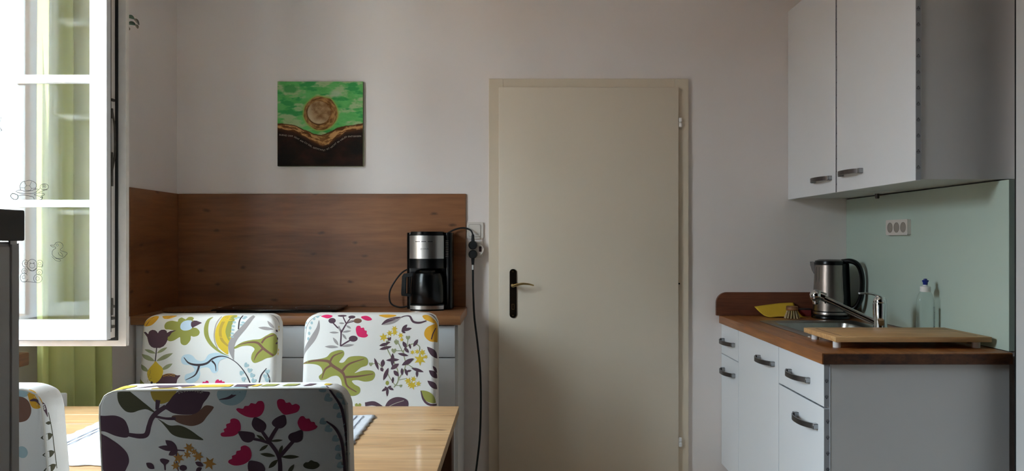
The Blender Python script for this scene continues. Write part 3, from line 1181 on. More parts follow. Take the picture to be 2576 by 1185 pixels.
# ------------------------------------------------------------------ door
dr = bpy.data.objects.new('door_1', None)
COL.objects.link(dr)
dr.location = (0.35, YB, 0)
tag(dr, 'cream painted flush door in the back wall', None, None, 'structure')
bm = B()
fx0, fx1, fzt = -0.123, 0.8215, 2.005
lx0, lx1, lzt = -0.0755, 0.770, 1.961
for a in ((fx0, lx0 + 0.02, 0, fzt), (lx1 - 0.015, fx1, 0, fzt), (lx0 + 0.02, lx1 - 0.015, lzt - 0.015, fzt)):
    box(bm, a[0], a[1], YB - 0.016, YB + 0.03, a[2], a[3], 0.0015, 1)
obj('door_frame', bm, M_FRAME, dr)
bm = B()
box(bm, lx0, lx1, YB - 0.034, YB - 0.0163, 0.006, lzt, 0.003, 2)
leaf_ = obj('door_leaf', bm, M_DOOR, dr)
for zc in (1.796, 0.290):
    bm = B()
    for za, zb, r in ((zc + 0.002, zc + 0.022, 0.0075), (zc - 0.022, zc - 0.002, 0.0085)):
        lathe(bm, [(r - 0.002, za), (r, za + 0.002), (r, zb - 0.002), (r - 0.002, zb)], (lx1 + 0.010, YB - 0.026, 0), 16)
    box(bm, lx1 - 0.001, lx1 + 0.012, YB - 0.028, YB - 0.016, zc - 0.018, zc + 0.018)
    obj('hinge', bm, M_CAPW, dr)
bm = B()
lathe(bm, [(0.004, -0.002), (0.004, 0.002)], (0, 0, 0), 12, M=Matrix.Translation((lx1 + 0.006, YB - 0.018, 1.036)) @ Matrix.Rotation(PI / 2, 4, 'X'))
obj('screw', bm, M_BLACK, dr)
# long plate and lever
bm = B()
yl = YB - 0.034
prism(bm, rrect(-0.0245, 0.0080, 0.876, 1.106, 0.0160, 8), lambda p: (p[0], yl + 0.001, p[1]), lambda p: (p[0], yl - 0.005, p[1]))
prism(bm, rrect(-0.0215, 0.0050, 0.880, 1.102, 0.0130, 8), lambda p: (p[0], yl - 0.004, p[1]), lambda p: (p[0], yl - 0.008, p[1]))
fixn(bm)
hp = obj('handle_plate', bm, M_BRASS, dr)
hp['label'] = 'dark bronze handle plate'
bm = B()
for zc in (1.094, 0.888):
    lathe(bm, [(0.0035, 0.0), (0.0025, 0.002), (0.0005, 0.0022)], (0, 0, 0), 12, M=Matrix.Translation((-0.0082, yl - 0.0078, zc)) @ Matrix.Rotation(PI / 2, 4, 'X'))
ring(bm, (-0.0145, -0.0020, 0.916, 0.942), (-0.0125, -0.0040, 0.918, 0.940), yl - 0.0078, yl - 0.0090)
fixn(bm)
obj('keyhole_rim', bm, M_BRASSL, hp)
bm = B()
lathe(bm, [(0.011, 0.0), (0.011, 0.006), (0.009, 0.012), (0.008, 0.040), (0.004, 0.046)], (0, 0, 0), 18, M=Matrix.Translation((-0.0082, yl - 0.007, 1.030)) @ Matrix.Rotation(PI / 2, 4, 'X'))
tube(bm, [(-0.010, yl - 0.048, 1.028), (0.008, yl - 0.050, 1.034), (0.035, yl - 0.050, 1.039), (0.065, yl - 0.046, 1.037), (0.088, yl - 0.040, 1.031)], lambda t: 0.0075 - 0.0042 * t, 12)
fixn(bm)
lv = obj('lever', bm, M_BRASSL, dr)
lv['label'] = 'curved brass lever handle'

# ------------------------------------------------------------------ right kitchen run
WX0, WY_N, WZT = 0.970, 2.384, 0.885


def bow_handle(parent, xf, yc, zc, L=0.182, up=0.0):
    """bow handle on a face whose outside is -X"""
    bm = B()
    n = 16
    rings = []
    for k in range(n + 1):
        t = -1 + 2 * k / n
        y = yc + t * L / 2
        d = 0.030 * (1 - abs(t) ** 2.6) + 0.004
        h = 0.0085
        rings.append([Vector((xf - d - 0.005, y, zc - h)), Vector((xf - d - 0.005, y, zc + h)), Vector((xf - d, y, zc + h)), Vector((xf - d, y, zc - h))])
    loft(bm, rings)
    for s in (-1, 1):
        box(bm, xf - 0.016, xf + 0.001, yc + s * (L / 2 - 0.008) - 0.012, yc + s * (L / 2 - 0.008) + 0.008, zc - 0.0088, zc + 0.0088, 0.0015, 1, 1)
    fixn(bm)
    return obj('handle', bm, [M_GUN, M_ALU], parent, 40)


def mark(bm, fn, cx, cz, s, flip=1):
    """recycling triangle with a dash inside and two lines; fn(a, b) gives a 3d point on the film"""
    tri = [(-0.5, -0.34), (0.5, -0.34), (0.16, 0.30), (0, 0.42), (-0.16, 0.30)]
    tri2 = [(p[0] * 0.66, p[1] * 0.62 - 0.03) for p in tri]
    o_ = [bm.verts.new(fn(cx + p[0] * s, cz + flip * p[1] * s)) for p in tri]
    i_ = [bm.verts.new(fn(cx + p[0] * s, cz + flip * p[1] * s)) for p in tri2]
    for k in range(5):
        j = (k + 1) % 5
        bm.faces.new((o_[k], o_[j], i_[j], i_[k])).material_index = 1
    for (a, b, w) in ((-0.08, 0.16, 0.09), (-0.56, 0.34, 0.09)):
        q = [fn(cx - b * s, cz + flip * (a - w / 2) * s), fn(cx + b * s, cz + flip * (a - w / 2) * s), fn(cx + b * s, cz + flip * (a + w / 2) * s), fn(cx - b * s, cz + flip * (a + w / 2) * s)]
        bm.faces.new([bm.verts.new(p) for p in q]).material_index = 1


def edge_film(parent, x0, x1, y, z0, z1, first, step, flip, dy=-0.0006, shift=0.0):
    """film on a vertical front edge that faces -Y (dy<0) or +Y"""
    bm = B()
    box(bm, x0, x1, min(y, y + dy), max(y, y + dy), z0, z1)
    z = first
    s = (x1 - x0) * 0.78
    yo = y + dy * 1.6
    while z < z1 - 0.008 and z > z0 + 0.008:
        mark(bm, lambda a, b: Vector((a, yo, b)), (x0 + x1) / 2 + shift, z, s, flip)
        z += step
    return obj('edge_film', bm, [M_FILM, M_INK], parent, None)


# base cabinets
BX = 0.980
DEFS = [
    (2.395, 2.803, 'white base cabinet at the near end under the cutting board', [(0.712, 0.846, 'drawer', 2.60, 0.776), (0.182, 0.706, 'door', 2.535, 0.638)]),
    (2.806, 3.309, 'white sink cabinet with one tall door under the wooden worktop', [(0.182, 0.846, 'door', 2.94, 0.774)]),
    (3.312, 3.583, 'narrow white base cabinet in the corner beside the cream door', [(0.708, 0.846, 'drawer', 3.455, 0.774), (0.182, 0.704, 'door', 3.45, 0.638)]),
]
for k, (y0, y1, label, fronts) in enumerate(DEFS):
    t = thing('base_cabinet', label, 'cabinet', (1.28, (y0 + y1) / 2, 0), 0, 'base cabinets under the wooden worktop')
    bm = B()
    ya = y0 if k else y0 + 0.016
    if k == 1:      # the sink cabinet is open at the top for the basin
        box(bm, 0.999, 1.569, ya, ya + 0.014, 0.18, 0.848)
        box(bm, 0.999, 1.569, y1 - 0.014, y1 - 0.0015, 0.18, 0.848)
        box(bm, 0.999, 1.569, ya + 0.014, y1 - 0.014, 0.18, 0.198)
        box(bm, 1.555, 1.569, ya + 0.014, y1 - 0.014, 0.198, 0.848)
        box(bm, 0.999, 1.015, ya + 0.014, y1 - 0.014, 0.78, 0.848)
    else:
        box(bm, 0.999, 1.569, ya, y1 - 0.0015, 0.18, 0.848)
    obj('body', bm, M_WHITEP, t, None)
    if k == 0:
        bm = B()
        box(bm, 1.000, 1.569, y0, y0 + 0.0155, 0.0, 0.847, 0.001, 1)
        sp = obj('side_panel', bm, M_WHITEP, t)
        bm = B()
        box(bm, 0.9985, 1.0002, y0 - 0.0008, y0 + 0.016, 0.0, 0.8475)
        obj('edge_band', bm, M_PVC, sp, None)
    bm = B()
    box(bm, 1.05, 1.066, y0 + 0.02, y1 - 0.002, 0, 0.179)
    obj('plinth', bm, M_WHITEP, t, None)
    for (z0, z1, kind, hy, hz) in fronts:
        bm = B()
        box(bm, BX, BX + 0.0175, y0 + 0.001, y1 - 0.001, z0, z1, 0.0008, 1)
        d = obj(kind, bm, M_WHITE, t)
        bow_handle(d, BX, hy, hz)
        if k == 0:
            edge_film(d, BX + 0.0012, BX + 0.0165, y0 + 0.001, z0 + 0.001, z1 - 0.001, z0 + (0.030 if kind == 'drawer' else 0.025), 0.0508, -1, shift=0.0 if kind == 'drawer' else 0.0035)
            if kind == 'door':
                bm = B()
                box(bm, BX + 0.0012, BX + 0.0165, y0 + 0.002, y1 - 0.002, z1, z1 + 0.0005)
                for q in range(8):
                    mark(bm, lambda a, b: Vector((a, b, z1 + 0.0008)), BX + 0.009, y0 + 0.03 + q * 0.05, 0.012, -1)
                obj('edge_film', bm, [M_FILM, M_INK], d, None)

# worktop with cut-out for the sink
wk = thing('worktop', 'thick oiled wooden worktop holding the sink', 'worktop', (1.28, 2.98, 0.849))
bm = B()
HX0, HX1, HY0, HY1 = 1.095, 1.465, 2.80, 3.30
z0, z1 = 0.849, WZT
grid_x = [WX0, HX0, HX1, 1.572]
grid_y = [WY_N, HY0, HY1, YB]
vt = {}
for zi, z in enumerate((z0, z1)):
    for i, x in enumerate(grid_x):
        for j, y in enumerate(grid_y):
            vt[(i, j, zi)] = bm.verts.new((x, y, z))
for i in range(3):
    for j in range(3):
        if i == 1 and j == 1:
            continue
        bm.faces.new((vt[(i, j, 1)], vt[(i + 1, j, 1)], vt[(i + 1, j + 1, 1)], vt[(i, j + 1, 1)]))
        bm.faces.new((vt[(i, j + 1, 0)], vt[(i + 1, j + 1, 0)], vt[(i + 1, j, 0)], vt[(i, j, 0)]))
for k in range(3):
    bm.faces.new((vt[(k, 0, 0)], vt[(k + 1, 0, 0)], vt[(k + 1, 0, 1)], vt[(k, 0, 1)]))
    bm.faces.new((vt[(k + 1, 3, 0)], vt[(k, 3, 0)], vt[(k, 3, 1)], vt[(k + 1, 3, 1)]))
    bm.faces.new((vt[(0, k + 1, 0)], vt[(0, k, 0)], vt[(0, k, 1)], vt[(0, k + 1, 1)]))
    bm.faces.new((vt[(3, k, 0)], vt[(3, k + 1, 0)], vt[(3, k + 1, 1)], vt[(3, k, 1)]))
for (a, b) in (((1, 1), (2, 1)), ((2, 1), (2, 2)), ((2, 2), (1, 2)), ((1, 2), (1, 1))):
    bm.faces.new((vt[(a[0], a[1], 0)], vt[(b[0], b[1], 0)], vt[(b[0], b[1], 1)], vt[(a[0], a[1], 1)]))
fixn(bm)
es = [e for e in bm.edges if all(abs(v.co.z - z1) < 1e-6 and (abs(v.co.x - WX0) < 1e-6 or abs(v.co.y - WY_N) < 1e-6) for v in e.verts) and
      (abs(e.verts[0].co.x - e.verts[1].co.x) < 1e-6 and abs(e.verts[0].co.x - WX0) < 1e-6 or abs(e.verts[0].co.y - WY_N) < 1e-6 and abs(e.verts[1].co.y - WY_N) < 1e-6)]
bmesh.ops.bevel(bm, geom=es, offset=0.004, segments=2, affect='EDGES', profile=0.5)
obj('slab', bm, M_BUTCHER, wk)
# end grain face
M_END = wood('worktop_end_grain', (52, 28, 16), (84, 48, 24), (112, 66, 32), (14, 6, 26), 0.5)
bm = B()
random.seed(3)
x = WX0 + 0.004
while x < 1.558:
    w = random.uniform(0.035, 0.07)
    x2 = min(x + w, 1.571)
    box(bm, x, x2, WY_N - 0.0012, WY_N + 0.001, 0.8495, 0.881)
    o = obj('end_stave', bm, M_END, wk, None)
    bm = B()
    x = x2 + 0.0003
bm.free()
# wooden upstand with rounded corner
bm = B()
pts = [(0.953, 0.886)]
for k in range(9):
    a = math.radians(180 - 90 * k / 8)
    pts.append((0.953 + 0.05 + 0.05 * math.cos(a), 0.945 + 0.05 * math.sin(a)))
pts += [(1.571, 0.995), (1.571, 0.886)]
prism(bm, pts, lambda p: (p[0], YB, p[1]), lambda p: (p[0], YB - 0.018, p[1]))
fixn(bm)
o = obj('upstand', bm, M_UPSTAND)
tag(o, 'reddish brown wooden upstand with rounded corner above the worktop', 'upstand')
# mint panel on the right wall
bm = B()
box(bm, 1.573, XR - 0.0005, 2.405, YB - 0.0005, 0.8865, 1.434, 0.001, 1)
o = obj('splash_panel', bm, M_GREENP)
tag(o, 'pale mint green splash panel on the right wall', 'splashback')
# triple socket
ts = thing('triple_socket', 'ivory triple wall socket on the mint green panel', 'socket', (1.573, 3.085, 1.293))
bm = B()
prism(bm, rrect(2.998, 3.172, 1.262, 1.325, 0.006), lambda p: (1.573, p[0], p[1]), lambda p: (1.558, p[0], p[1]))
fixn(bm)
obj('plate', bm, M_PLATE, ts)
for yc in (3.030, 3.083, 3.136):
    bm = B()
    Mx = Matrix.Translation((1.558, yc, 1.293)) @ Matrix.Rotation(-PI / 2, 4, 'Y')
    lathe(bm, [(0.021, 0.0), (0.021, 0.0012), (0.0195, 0.0012), (0.0195, 0.0006), (0.002, 0.0006)], (0, 0, 0), 28, M=Mx)
    ou = obj('socket_cup', bm, M_PLATED, ts)

# wall cabinets
UX = 1.296
for k, (y0, y1, label, hy, hz) in enumerate(((2.443, 3.044, 'white wall cabinet with taped door edge, nearer to the camera', 2.905, 1.501), (3.050, 3.583, 'white wall cabinet in the corner above the kettle', 3.18, 1.496))):
    t = thing('wall_cabinet', label, 'cabinet', (1.44, (y0 + y1) / 2, 1.437), 0, 'wall cabinets over the sink')
    bm = B()
    box(bm, UX + 0.0195, XR, y0 + (0.004 if k == 0 else 0), y1, 1.439, 2.325)
    obj('body', bm, M_WHITEP, t, None)
    if k == 0:
        bm = B()
        box(bm, UX + 0.0193, UX + 0.0212, y0 + 0.0032, y0 + 0.02, 1.4385, 2.3255)
        obj('edge_band', bm, M_PVC, t, None)
        bm = B()
        lathe(bm, [(0.007, -0.020), (0.0085, -0.016), (0.009, 0.0)], (1.545, 3.22, 1.439), 14)
        obj('hanging_knob', bm, M_GUN, t)
    bm = B()
    box(bm, UX, UX + 0.0175, y0 + (0.0 if k == 0 else 0.004), y1 - (0.004 if k == 0 else 0.0), 1.434, 2.325, 0.0008, 1)
    d = obj('door', bm, M_WHITE, t)
    bow_handle(d, UX, hy, hz)
    if k == 0:
        edge_film(d, UX + 0.0010, UX + 0.0168, y0, 1.436, 2.324, 1.478, 0.0514, 1)
        edge_film(d, UX + 0.0010, UX + 0.0168, y1 - 0.004, 1.436, 2.324, 1.455, 0.0514, 1, 0.0005)
    else:
        edge_film(d, UX + 0.0010, UX + 0.0168, y0 + 0.004, 1.436, 2.324, 1.47, 0.0514, 1)

# sink
sk = thing('sink', 'stainless steel sink set into the wooden worktop', 'sink', (1.285, 3.05, 0.885))
bm = B()
outer = rrect(1.072, 1.492, 2.765, 3.335, 0.035, 6)
mid = rrect(1.080, 1.484, 2.773, 3.327, 0.032, 6)
inn = rrect(1.112, 1.448, 2.815, 3.285, 0.05, 6)
inn2 = rrect(1.122, 1.438, 2.825, 3.275, 0.045, 6)
bot = rrect(1.145, 1.415, 2.85, 3.25, 0.05, 6)
R3 = lambda pts, z: [Vector((p[0], p[1], z)) for p in pts]
loft(bm, [R3(outer, 0.8853), R3(outer, 0.8872), R3(mid, 0.8895), R3(inn, 0.8885), R3(inn2, 0.882), R3(bot, 0.745)], caps=False)
vb = [bm.verts.new((p[0], p[1], 0.745)) for p in bot]
bm.faces.new(vb)
fixn(bm)
obj('basin', bm, M_SINK, sk, 40)
bm = B()
lathe(bm, [(0.040, 0.7455), (0.038, 0.748), (0.020, 0.7465), (0.002, 0.7465)], (1.28, 3.05, 0), 28)
obj('drain', bm, M_CHROME, sk)

# faucet
fc = thing('faucet', 'chrome mixer tap with angled spout behind the cutting board', 'faucet', (1.405, 2.905, 0.888))
FX, FY = 1.420, 2.915
FX_, FY_ = 1.405, 2.905
bm = B()
lathe(bm, [(0.030, 0.8885), (0.030, 0.894), (0.026, 0.898), (0.0245, 0.93), (0.0255, 0.994), (0.0245, 1.0), (0.002, 1.0)], (FX_, FY_, 0), 32)
obj('body', bm, M_CHROME, fc)
bm = B()
lathe(bm, [(0.0235, 1.0005), (0.0245, 1.006), (0.022, 1.016), (0.015, 1.024), (0.002, 1.027)], (FX_, FY_, 0), 28)
tube(bm, [(FX_ + 0.018, FY_, 1.008), (FX_ - 0.005, FY_, 1.026), (FX_ - 0.04, FY_ - 0.002, 1.036), (FX_ - 0.082, FY_ - 0.004, 1.037)], lambda t: 0.012 * (1 - 0.45 * t), 14, 8, 0, (1.25, 0.55, (0, 0, 1)))
fixn(bm)
obj('lever', bm, M_CHROME, fc)
bm = B()
tube(bm, [(FX_ - 0.012, FY_ + 0.004, 0.922), (FX_ - 0.08, FY_ + 0.045, 0.958), (FX_ - 0.185, FY_ + 0.10, 1.014)], 0.0125, 16)
fixn(bm)
spout = obj('spout', bm, M_CHROME, fc)
bm = B()
hc = (FX_ - 0.203, FY_ + 0.108, 1.020)
prof = [(0.0245 * math.sin(PI * k / 12) + 0.0003, -0.0245 * math.cos(PI * k / 12)) for k in range(13)]
lathe(bm, prof, hc, 24)
lathe(bm, [(0.012, -0.034), (0.013, -0.032), (0.015, -0.015)], hc, 20)
tube(bm, [(hc[0] + 0.03, hc[1] - 0.016, hc[2] - 0.012), (hc[0] + 0.03, hc[1] - 0.016, hc[2] - 0.030)], 0.003, 8, 0)
tube(bm, [(hc[0] + 0.005, hc[1] - 0.002, hc[2] + 0.005), (hc[0] + 0.03, hc[1] - 0.015, hc[2] - 0.006)], 0.017, 14, 0)
fixn(bm)
obj('spray_head', bm, M_CHROME, spout)

# cutting board on feet
cb = thing('cutting_board', 'light wooden cutting board on white feet at the worktop end', 'cutting board', (1.30, 2.60, 0.885))
bm = B()
box(bm, 1.046, 1.556, 2.462, 2.735, 0.908, 0.925, 0.0015, 2)
bd_ = obj('board', bm, M_BEECH, cb)
bm = B()
ring_pts_o = rrect(1.075, 1.528, 2.484, 2.712, 0.012, 4)
ring_pts_i = rrect(1.081, 1.522, 2.490, 2.706, 0.010, 4)
a = [bm.verts.new((p[0], p[1], 0.9253)) for p in ring_pts_o]
b = [bm.verts.new((p[0], p[1], 0.9253)) for p in ring_pts_i]
for k in range(len(a)):
    j = (k + 1) % len(a)
    bm.faces.new((a[k], a[j], b[j], b[k]))
obj('juice_groove', bm, wood('groove_wood', (150, 112, 76), (164, 126, 88), (176, 140, 102), (1.6, 24, 24), 0.6), bd_, None)
for (fx, fy) in ((1.068, 2.505), (1.078, 2.71), (1.525, 2.497), (1.525, 2.705)):
    bm = B()
    lathe(bm, [(0.012, 0.8855), (0.0125, 0.887), (0.0125, 0.908)], (fx, fy, 0), 20)
    obj('foot', bm, M_CAPW, cb)

# dish soap bottle
bt = thing('soap_bottle', 'clear dish soap bottle with blue cap behind the cutting board', 'bottle', (1.522, 2.80, 0.886))
BC = (1.522, 2.80)
bm = B()
lathe(bm, [(0.001, 0.887), (0.030, 0.887), (0.0335, 0.892), (0.0330, 0.94), (0.0305, 0.975), (0.0318, 1.005), (0.0305, 1.020), (0.024, 1.042), (0.0170, 1.052)], (BC[0], BC[1], 0), 32, 1.0, 0.72)
obj('bottle_body', bm, M_BOTTLE, bt)
bm = B()
lathe(bm, [(0.0172, 1.050), (0.0180, 1.052), (0.0178, 1.069), (0.010, 1.071), (0.0075, 1.073), (0.0075, 1.078)], (BC[0], BC[1], 0), 24)
obj('collar', bm, M_CAPW, bt)
bm = B()
lathe(bm, [(0.008, 1.076), (0.0085, 1.084), (0.0118, 1.090), (0.0105, 1.0925), (0.0062, 1.094), (0.0058, 1.098), (0.001, 1.099)], (BC[0], BC[1], 0), 20)
obj('cap', bm, M_BLUE, bt)
# back label with print, seen through the bottle wall
bm = B()


def on_bottle(a, z, off=0.0007):
    r = 0.0325 + off
    return Vector((BC[0] + r * math.sin(a), BC[1] - 0.72 * r * math.cos(a), z))


for k in range(8):
    a0, a1 = 0.62 + k * 0.10, 0.72 + k * 0.10
    f = bm.faces.new([bm.verts.new(on_bottle(a, z)) for a, z in ((a0, 0.905), (a1, 0.905), (a1, 0.995), (a0, 0.995))])
put_text(bm, 'ultra', 0.012, lambda x, y: on_bottle(0.80 + y / 0.0325, 0.950 + x, 0.0010), 1)
put_text(bm, 'frisch', 0.008, lambda x, y: on_bottle(1.15 + y / 0.0325, 0.950 + x, 0.0010), 1)
for k in range(5):
    z = 0.93 + k * 0.003
    bm.faces.new([bm.verts.new(on_bottle(a, zz, 0.001)) for a, zz in ((0.75, z), (1.25, z), (1.25, z + 0.0012), (0.75, z + 0.0012))]).material_index = 1
dm = [(0.0, 1.0), (0.75, 0.0), (0.0, -1.0), (-0.75, 0.0)]
o_ = [bm.verts.new(on_bottle(0.85 + p[0] * 0.2, 0.916 + p[1] * 0.009, 0.001)) for p in dm]
i_ = [bm.verts.new(on_bottle(0.85 + p[0] * 0.14, 0.916 + p[1] * 0.0065, 0.001)) for p in dm]
for k in range(4):
    bm.faces.new((o_[k], o_[(k + 1) % 4], i_[(k + 1) % 4], i_[k])).material_index = 1
bm.faces.new([bm.verts.new(on_bottle(a, zz, 0.001)) for a, zz in ((0.84, 0.913), (0.865, 0.913), (0.865, 0.920), (0.84, 0.920))]).material_index = 1
obj('label_print', bm, [M_LABEL, mat('grey_print', (90, 96, 98), 0.6)], bt, None)

# kettle
KA = math.radians(-41)
kt = thing('kettle', 'steel kettle with black lid and handle in the worktop corner', 'kettle', (1.443, 3.45, 0.885), KA)
bm = B()
lathe(bm, [(0.080, 0.0005), (0.083, 0.004), (0.082, 0.012), (0.076, 0.018)], (0, 0, 0), 40)
obj('power_base', bm, M_BLACK, kt, local=True)
bm = B()
lathe(bm, [(0.074, 0.019), (0.0765, 0.020), (0.0765, 0.030), (0.076, 0.031)], (0, 0, 0), 40)
lathe(bm, [(0.0745, 0.031), (0.0745, 0.036)], (0, 0, 0), 40, mi=1)
lathe(bm, [(0.0765, 0.036), (0.0755, 0.10), (0.071, 0.18), (0.0685, 0.246)], (0, 0, 0), 40)
kb = obj('body', bm, [mat('dark_brushed_steel', (150, 142, 136), 0.3, 1.0, var=0.06, vscale=4, stretch=(60, 60, 1)), M_BLACK], kt, local=True)
bm = B()
lathe(bm, [(0.0695, 0.244), (0.0705, 0.250), (0.067, 0.262), (0.050, 0.268), (0.002, 0.269)], (0, 0, 0), 40)
obj('lid', bm, M_BLACK, kt, local=True)
bm = B()
prism(bm, [(-0.064, 0.252), (-0.088, 0.257), (-0.086, 0.240), (-0.078, 0.215), (-0.068, 0.20)], lambda p: (p[0], -0.018, p[1]), lambda p: (p[0], 0.018, p[1]))
fixn(bm)
obj('spout', bm, M_BLACK, kt, local=True)
bm = B()
for k in range(6):
    pass
prism(bm, rrect(0.035, 0.21, 0.05, 0.06, 0.001, 1)[:4] if False else [(math.radians(a), z) for a, z in ((228, 0.05), (246, 0.05), (246, 0.235), (228, 0.235))], lambda p: ((0.0772 - 0.008 * (p[1] - 0.03) / 0.2) * math.cos(p[0]), (0.0772 - 0.008 * (p[1] - 0.03) / 0.2) * math.sin(p[0]), p[1]), lambda p: (0.06 * math.cos(p[0]), 0.06 * math.sin(p[0]), p[1]))
fixn(bm)
obj('water_gauge', bm, mat('smoky_gauge', (34, 38, 40), 0.12), kb)
bm = B()
tube(bm, [(0.050, 0, 0.258), (0.088, 0, 0.262), (0.118, 0, 0.246), (0.134, 0, 0.205), (0.137, 0, 0.150), (0.130, 0, 0.095), (0.108, 0, 0.055), (0.072, 0, 0.040)], lambda t: 0.0125 - 0.002 * math.sin(PI * t), 14, 8, 0, (1.35, 1.0, (0, 0, 1)))
fixn(bm)
obj('handle', bm, M_BLACK, kt, 25, local=True)

bm = B()
rg = []
for z_, w_ in ((0.034, 0.50), (0.10, 0.48), (0.18, 0.46), (0.250, 0.46)):
    rb_ = 0.0775 - 0.0085 * max(0, (z_ - 0.03)) / 0.22
    rg.append([Vector((rr_ * math.cos(w_ * k_), rr_ * math.sin(w_ * k_), z_)) for k_, rr_ in ((-1, rb_), (-0.5, rb_ + 0.006), (0, rb_ + 0.012), (0.5, rb_ + 0.006), (1, rb_), (0, 0.05))])
loft(bm, rg)
fixn(bm)
obj('handle_base', bm, M_BLACK, kt, local=True)

# yellow cloth, brush, sponge
bm = B()
rowsA = [[(1.128, 3.556, 0.929), (1.19, 3.557, 0.938), (1.25, 3.557, 0.945), (1.312, 3.556, 0.948)],
         [(1.140, 3.528, 0.910), (1.20, 3.530, 0.914), (1.26, 3.530, 0.917), (1.320, 3.530, 0.917)],
         [(1.155, 3.500, 0.894), (1.21, 3.504, 0.893), (1.27, 3.506, 0.893), (1.332, 3.508, 0.892)],
         [(1.168, 3.480, 0.8895), (1.22, 3.484, 0.8925), (1.28, 3.482, 0.8895), (1.340, 3.476, 0.8875)],
         [(1.178, 3.472, 0.888), (1.23, 3.474, 0.8915), (1.29, 3.470, 0.8885), (1.348, 3.464, 0.8868)]]
gr = [catmull(r, 6) for r in rowsA]
cols = list(zip(*gr))
cols = [catmull(c, 5) for c in cols]
vg = [[bm.verts.new(p) for p in c] for c in cols]
for a, b in zip(vg[:-1], vg[1:]):
    for k in range(len(a) - 1):
        bm.faces.new((a[k], b[k], b[k + 1], a[k + 1]))
o = obj('cleaning_cloth', bm, M_YELLOW, None, 180)
tag(o, 'yellow cleaning cloth leaning against the brown upstand', 'cloth')
sm = o.modifiers.new('thick', 'SOLIDIFY')
sm.thickness = 0.0016
sm.offset = 1
br = thing('dish_brush', 'small round wooden dish brush head in front of the yellow cloth', 'brush', (1.262, 3.438, 0.886))
bm = B()
lathe(bm, [(0.018, 0.922), (0.026, 0.923), (0.0275, 0.928), (0.0255, 0.932), (0.0260, 0.938), (0.024, 0.941), (0.002, 0.942)], (1.262, 3.438, 0), 28)
obj('brush_head', bm, M_BRUSHW, br)
random.seed(11)
for ring_r, cnt in ((0.021, 14), (0.012, 8), (0.003, 2)):
    for k in range(cnt):
        a = 2 * PI * k / cnt + 0.2
        bm = B()
        c, s = math.cos(a), math.sin(a)
        f = 1.55
        tube(bm, [(1.262 + ring_r * c, 3.438 + ring_r * s, 0.923), (1.262 + ring_r * c * 1.25, 3.438 + ring_r * s * 1.25, 0.905), (1.262 + ring_r * c * f, 3.438 + ring_r * s * f, 0.8865)], lambda t: 0.0016 + 0.0020 * t, 6, 3)
        obj('bristle_tuft', bm, M_BRISTLE, br)
spg = thing('sponge', 'dark red sponge with black scourer beside the kettle', 'sponge', (1.345, 3.535, 0.886))
bm = B()
box(bm, 1.318, 1.392, 3.545, 3.566, 0.8855, 0.9135, 0.002, 2)
obj('foam', bm, M_RED, spg)
bm = B()
box(bm, 1.319, 1.391, 3.545, 3.566, 0.9136, 0.9205, 0.002, 2)
obj('scourer', bm, M_SCOUR, spg)

# ------------------------------------------------------------------ dining table
TZ = 0.74
tb = thing('dining_table', 'pine dining table with glossy knotty top and dark legs', 'table', (-0.82, 1.90, 0))
TX0, TX1, TY0, TY1 = -1.480, -0.168, 1.618, 2.278
ys = [TY0 + (TY1 - TY0) * k / 6 for k in range(7)]
for a, b in zip(ys[:-1], ys[1:]):
    bm = B()
    box(bm, TX0, TX1, a + 0.00012, b - 0.00012, TZ - 0.024, TZ, 0.0009, 1)
    obj('board', bm, M_PINE, tb)
bm = B()
yz = [(TX0 + 0.06, TX1 - 0.06, TY1 - 0.075, TY1 - 0.055), (TX0 + 0.06, TX1 - 0.06, TY0 + 0.055, TY0 + 0.075), (TX0 + 0.03, TX0 + 0.05, TY0 + 0.06, TY1 - 0.06), (TX1 - 0.052, TX1 - 0.032, TY0 + 0.06, TY1 - 0.06)]
for q in yz:
    bm = B()
    box(bm, q[0], q[1], q[2], q[3], TZ - 0.105, TZ - 0.0245)
    obj('apron', bm, M_PINED, tb, None)
for lx in (TX0 + 0.006, TX1 - 0.075):
    for ly in (TY0 + 0.015, TY1 - 0.095):
        bm = B()
        box(bm, lx, lx + 0.062, ly, ly + 0.062, 0.0, TZ - 0.0245, 0.003, 1)
        obj('leg', bm, M_PINED, tb)
# white runner
bm = B()
nx, ny = 60, 40
vg = []
random.seed(5)
for j in range(ny + 1):
    row = []
    for i in range(nx + 1):
        x = -1.14 + 0.745 * i / nx + 0.003 * math.sin(j * 1.7) * (i in (0, nx))
        y = 1.672 + 0.478 * j / ny + 0.003 * math.sin(i * 1.3) * (j in (0, ny))
        row.append(bm.verts.new((x, y, TZ + 0.0032 + 0.0009 * math.sin(i * 0.9) * math.sin(j * 1.3))))
    vg.append(row)
for j in range(ny):
    for i in range(nx):
        bm.faces.new((vg[j][i], vg[j][i + 1], vg[j + 1][i + 1], vg[j + 1][i]))
mt = obj('table_runner', bm, M_CLOTHW, None, 180)
tag(mt, 'white woven placemat lying on the pine table', 'placemat')
sm = mt.modifiers.new('thick', 'SOLIDIFY')
sm.thickness = 0.002
sm.offset = -1
bm = B()
for x in (-0.428, -0.447):
    box(bm, x - 0.0012, x + 0.0012, 1.69, 2.135, TZ + 0.0042, TZ + 0.0048)
for x in (-1.10, -1.085):
    box(bm, x - 0.0012, x + 0.0012, 1.69, 2.135, TZ + 0.0042, TZ + 0.0048)
obj('woven_stripe', bm, M_SEAM, mt, None)


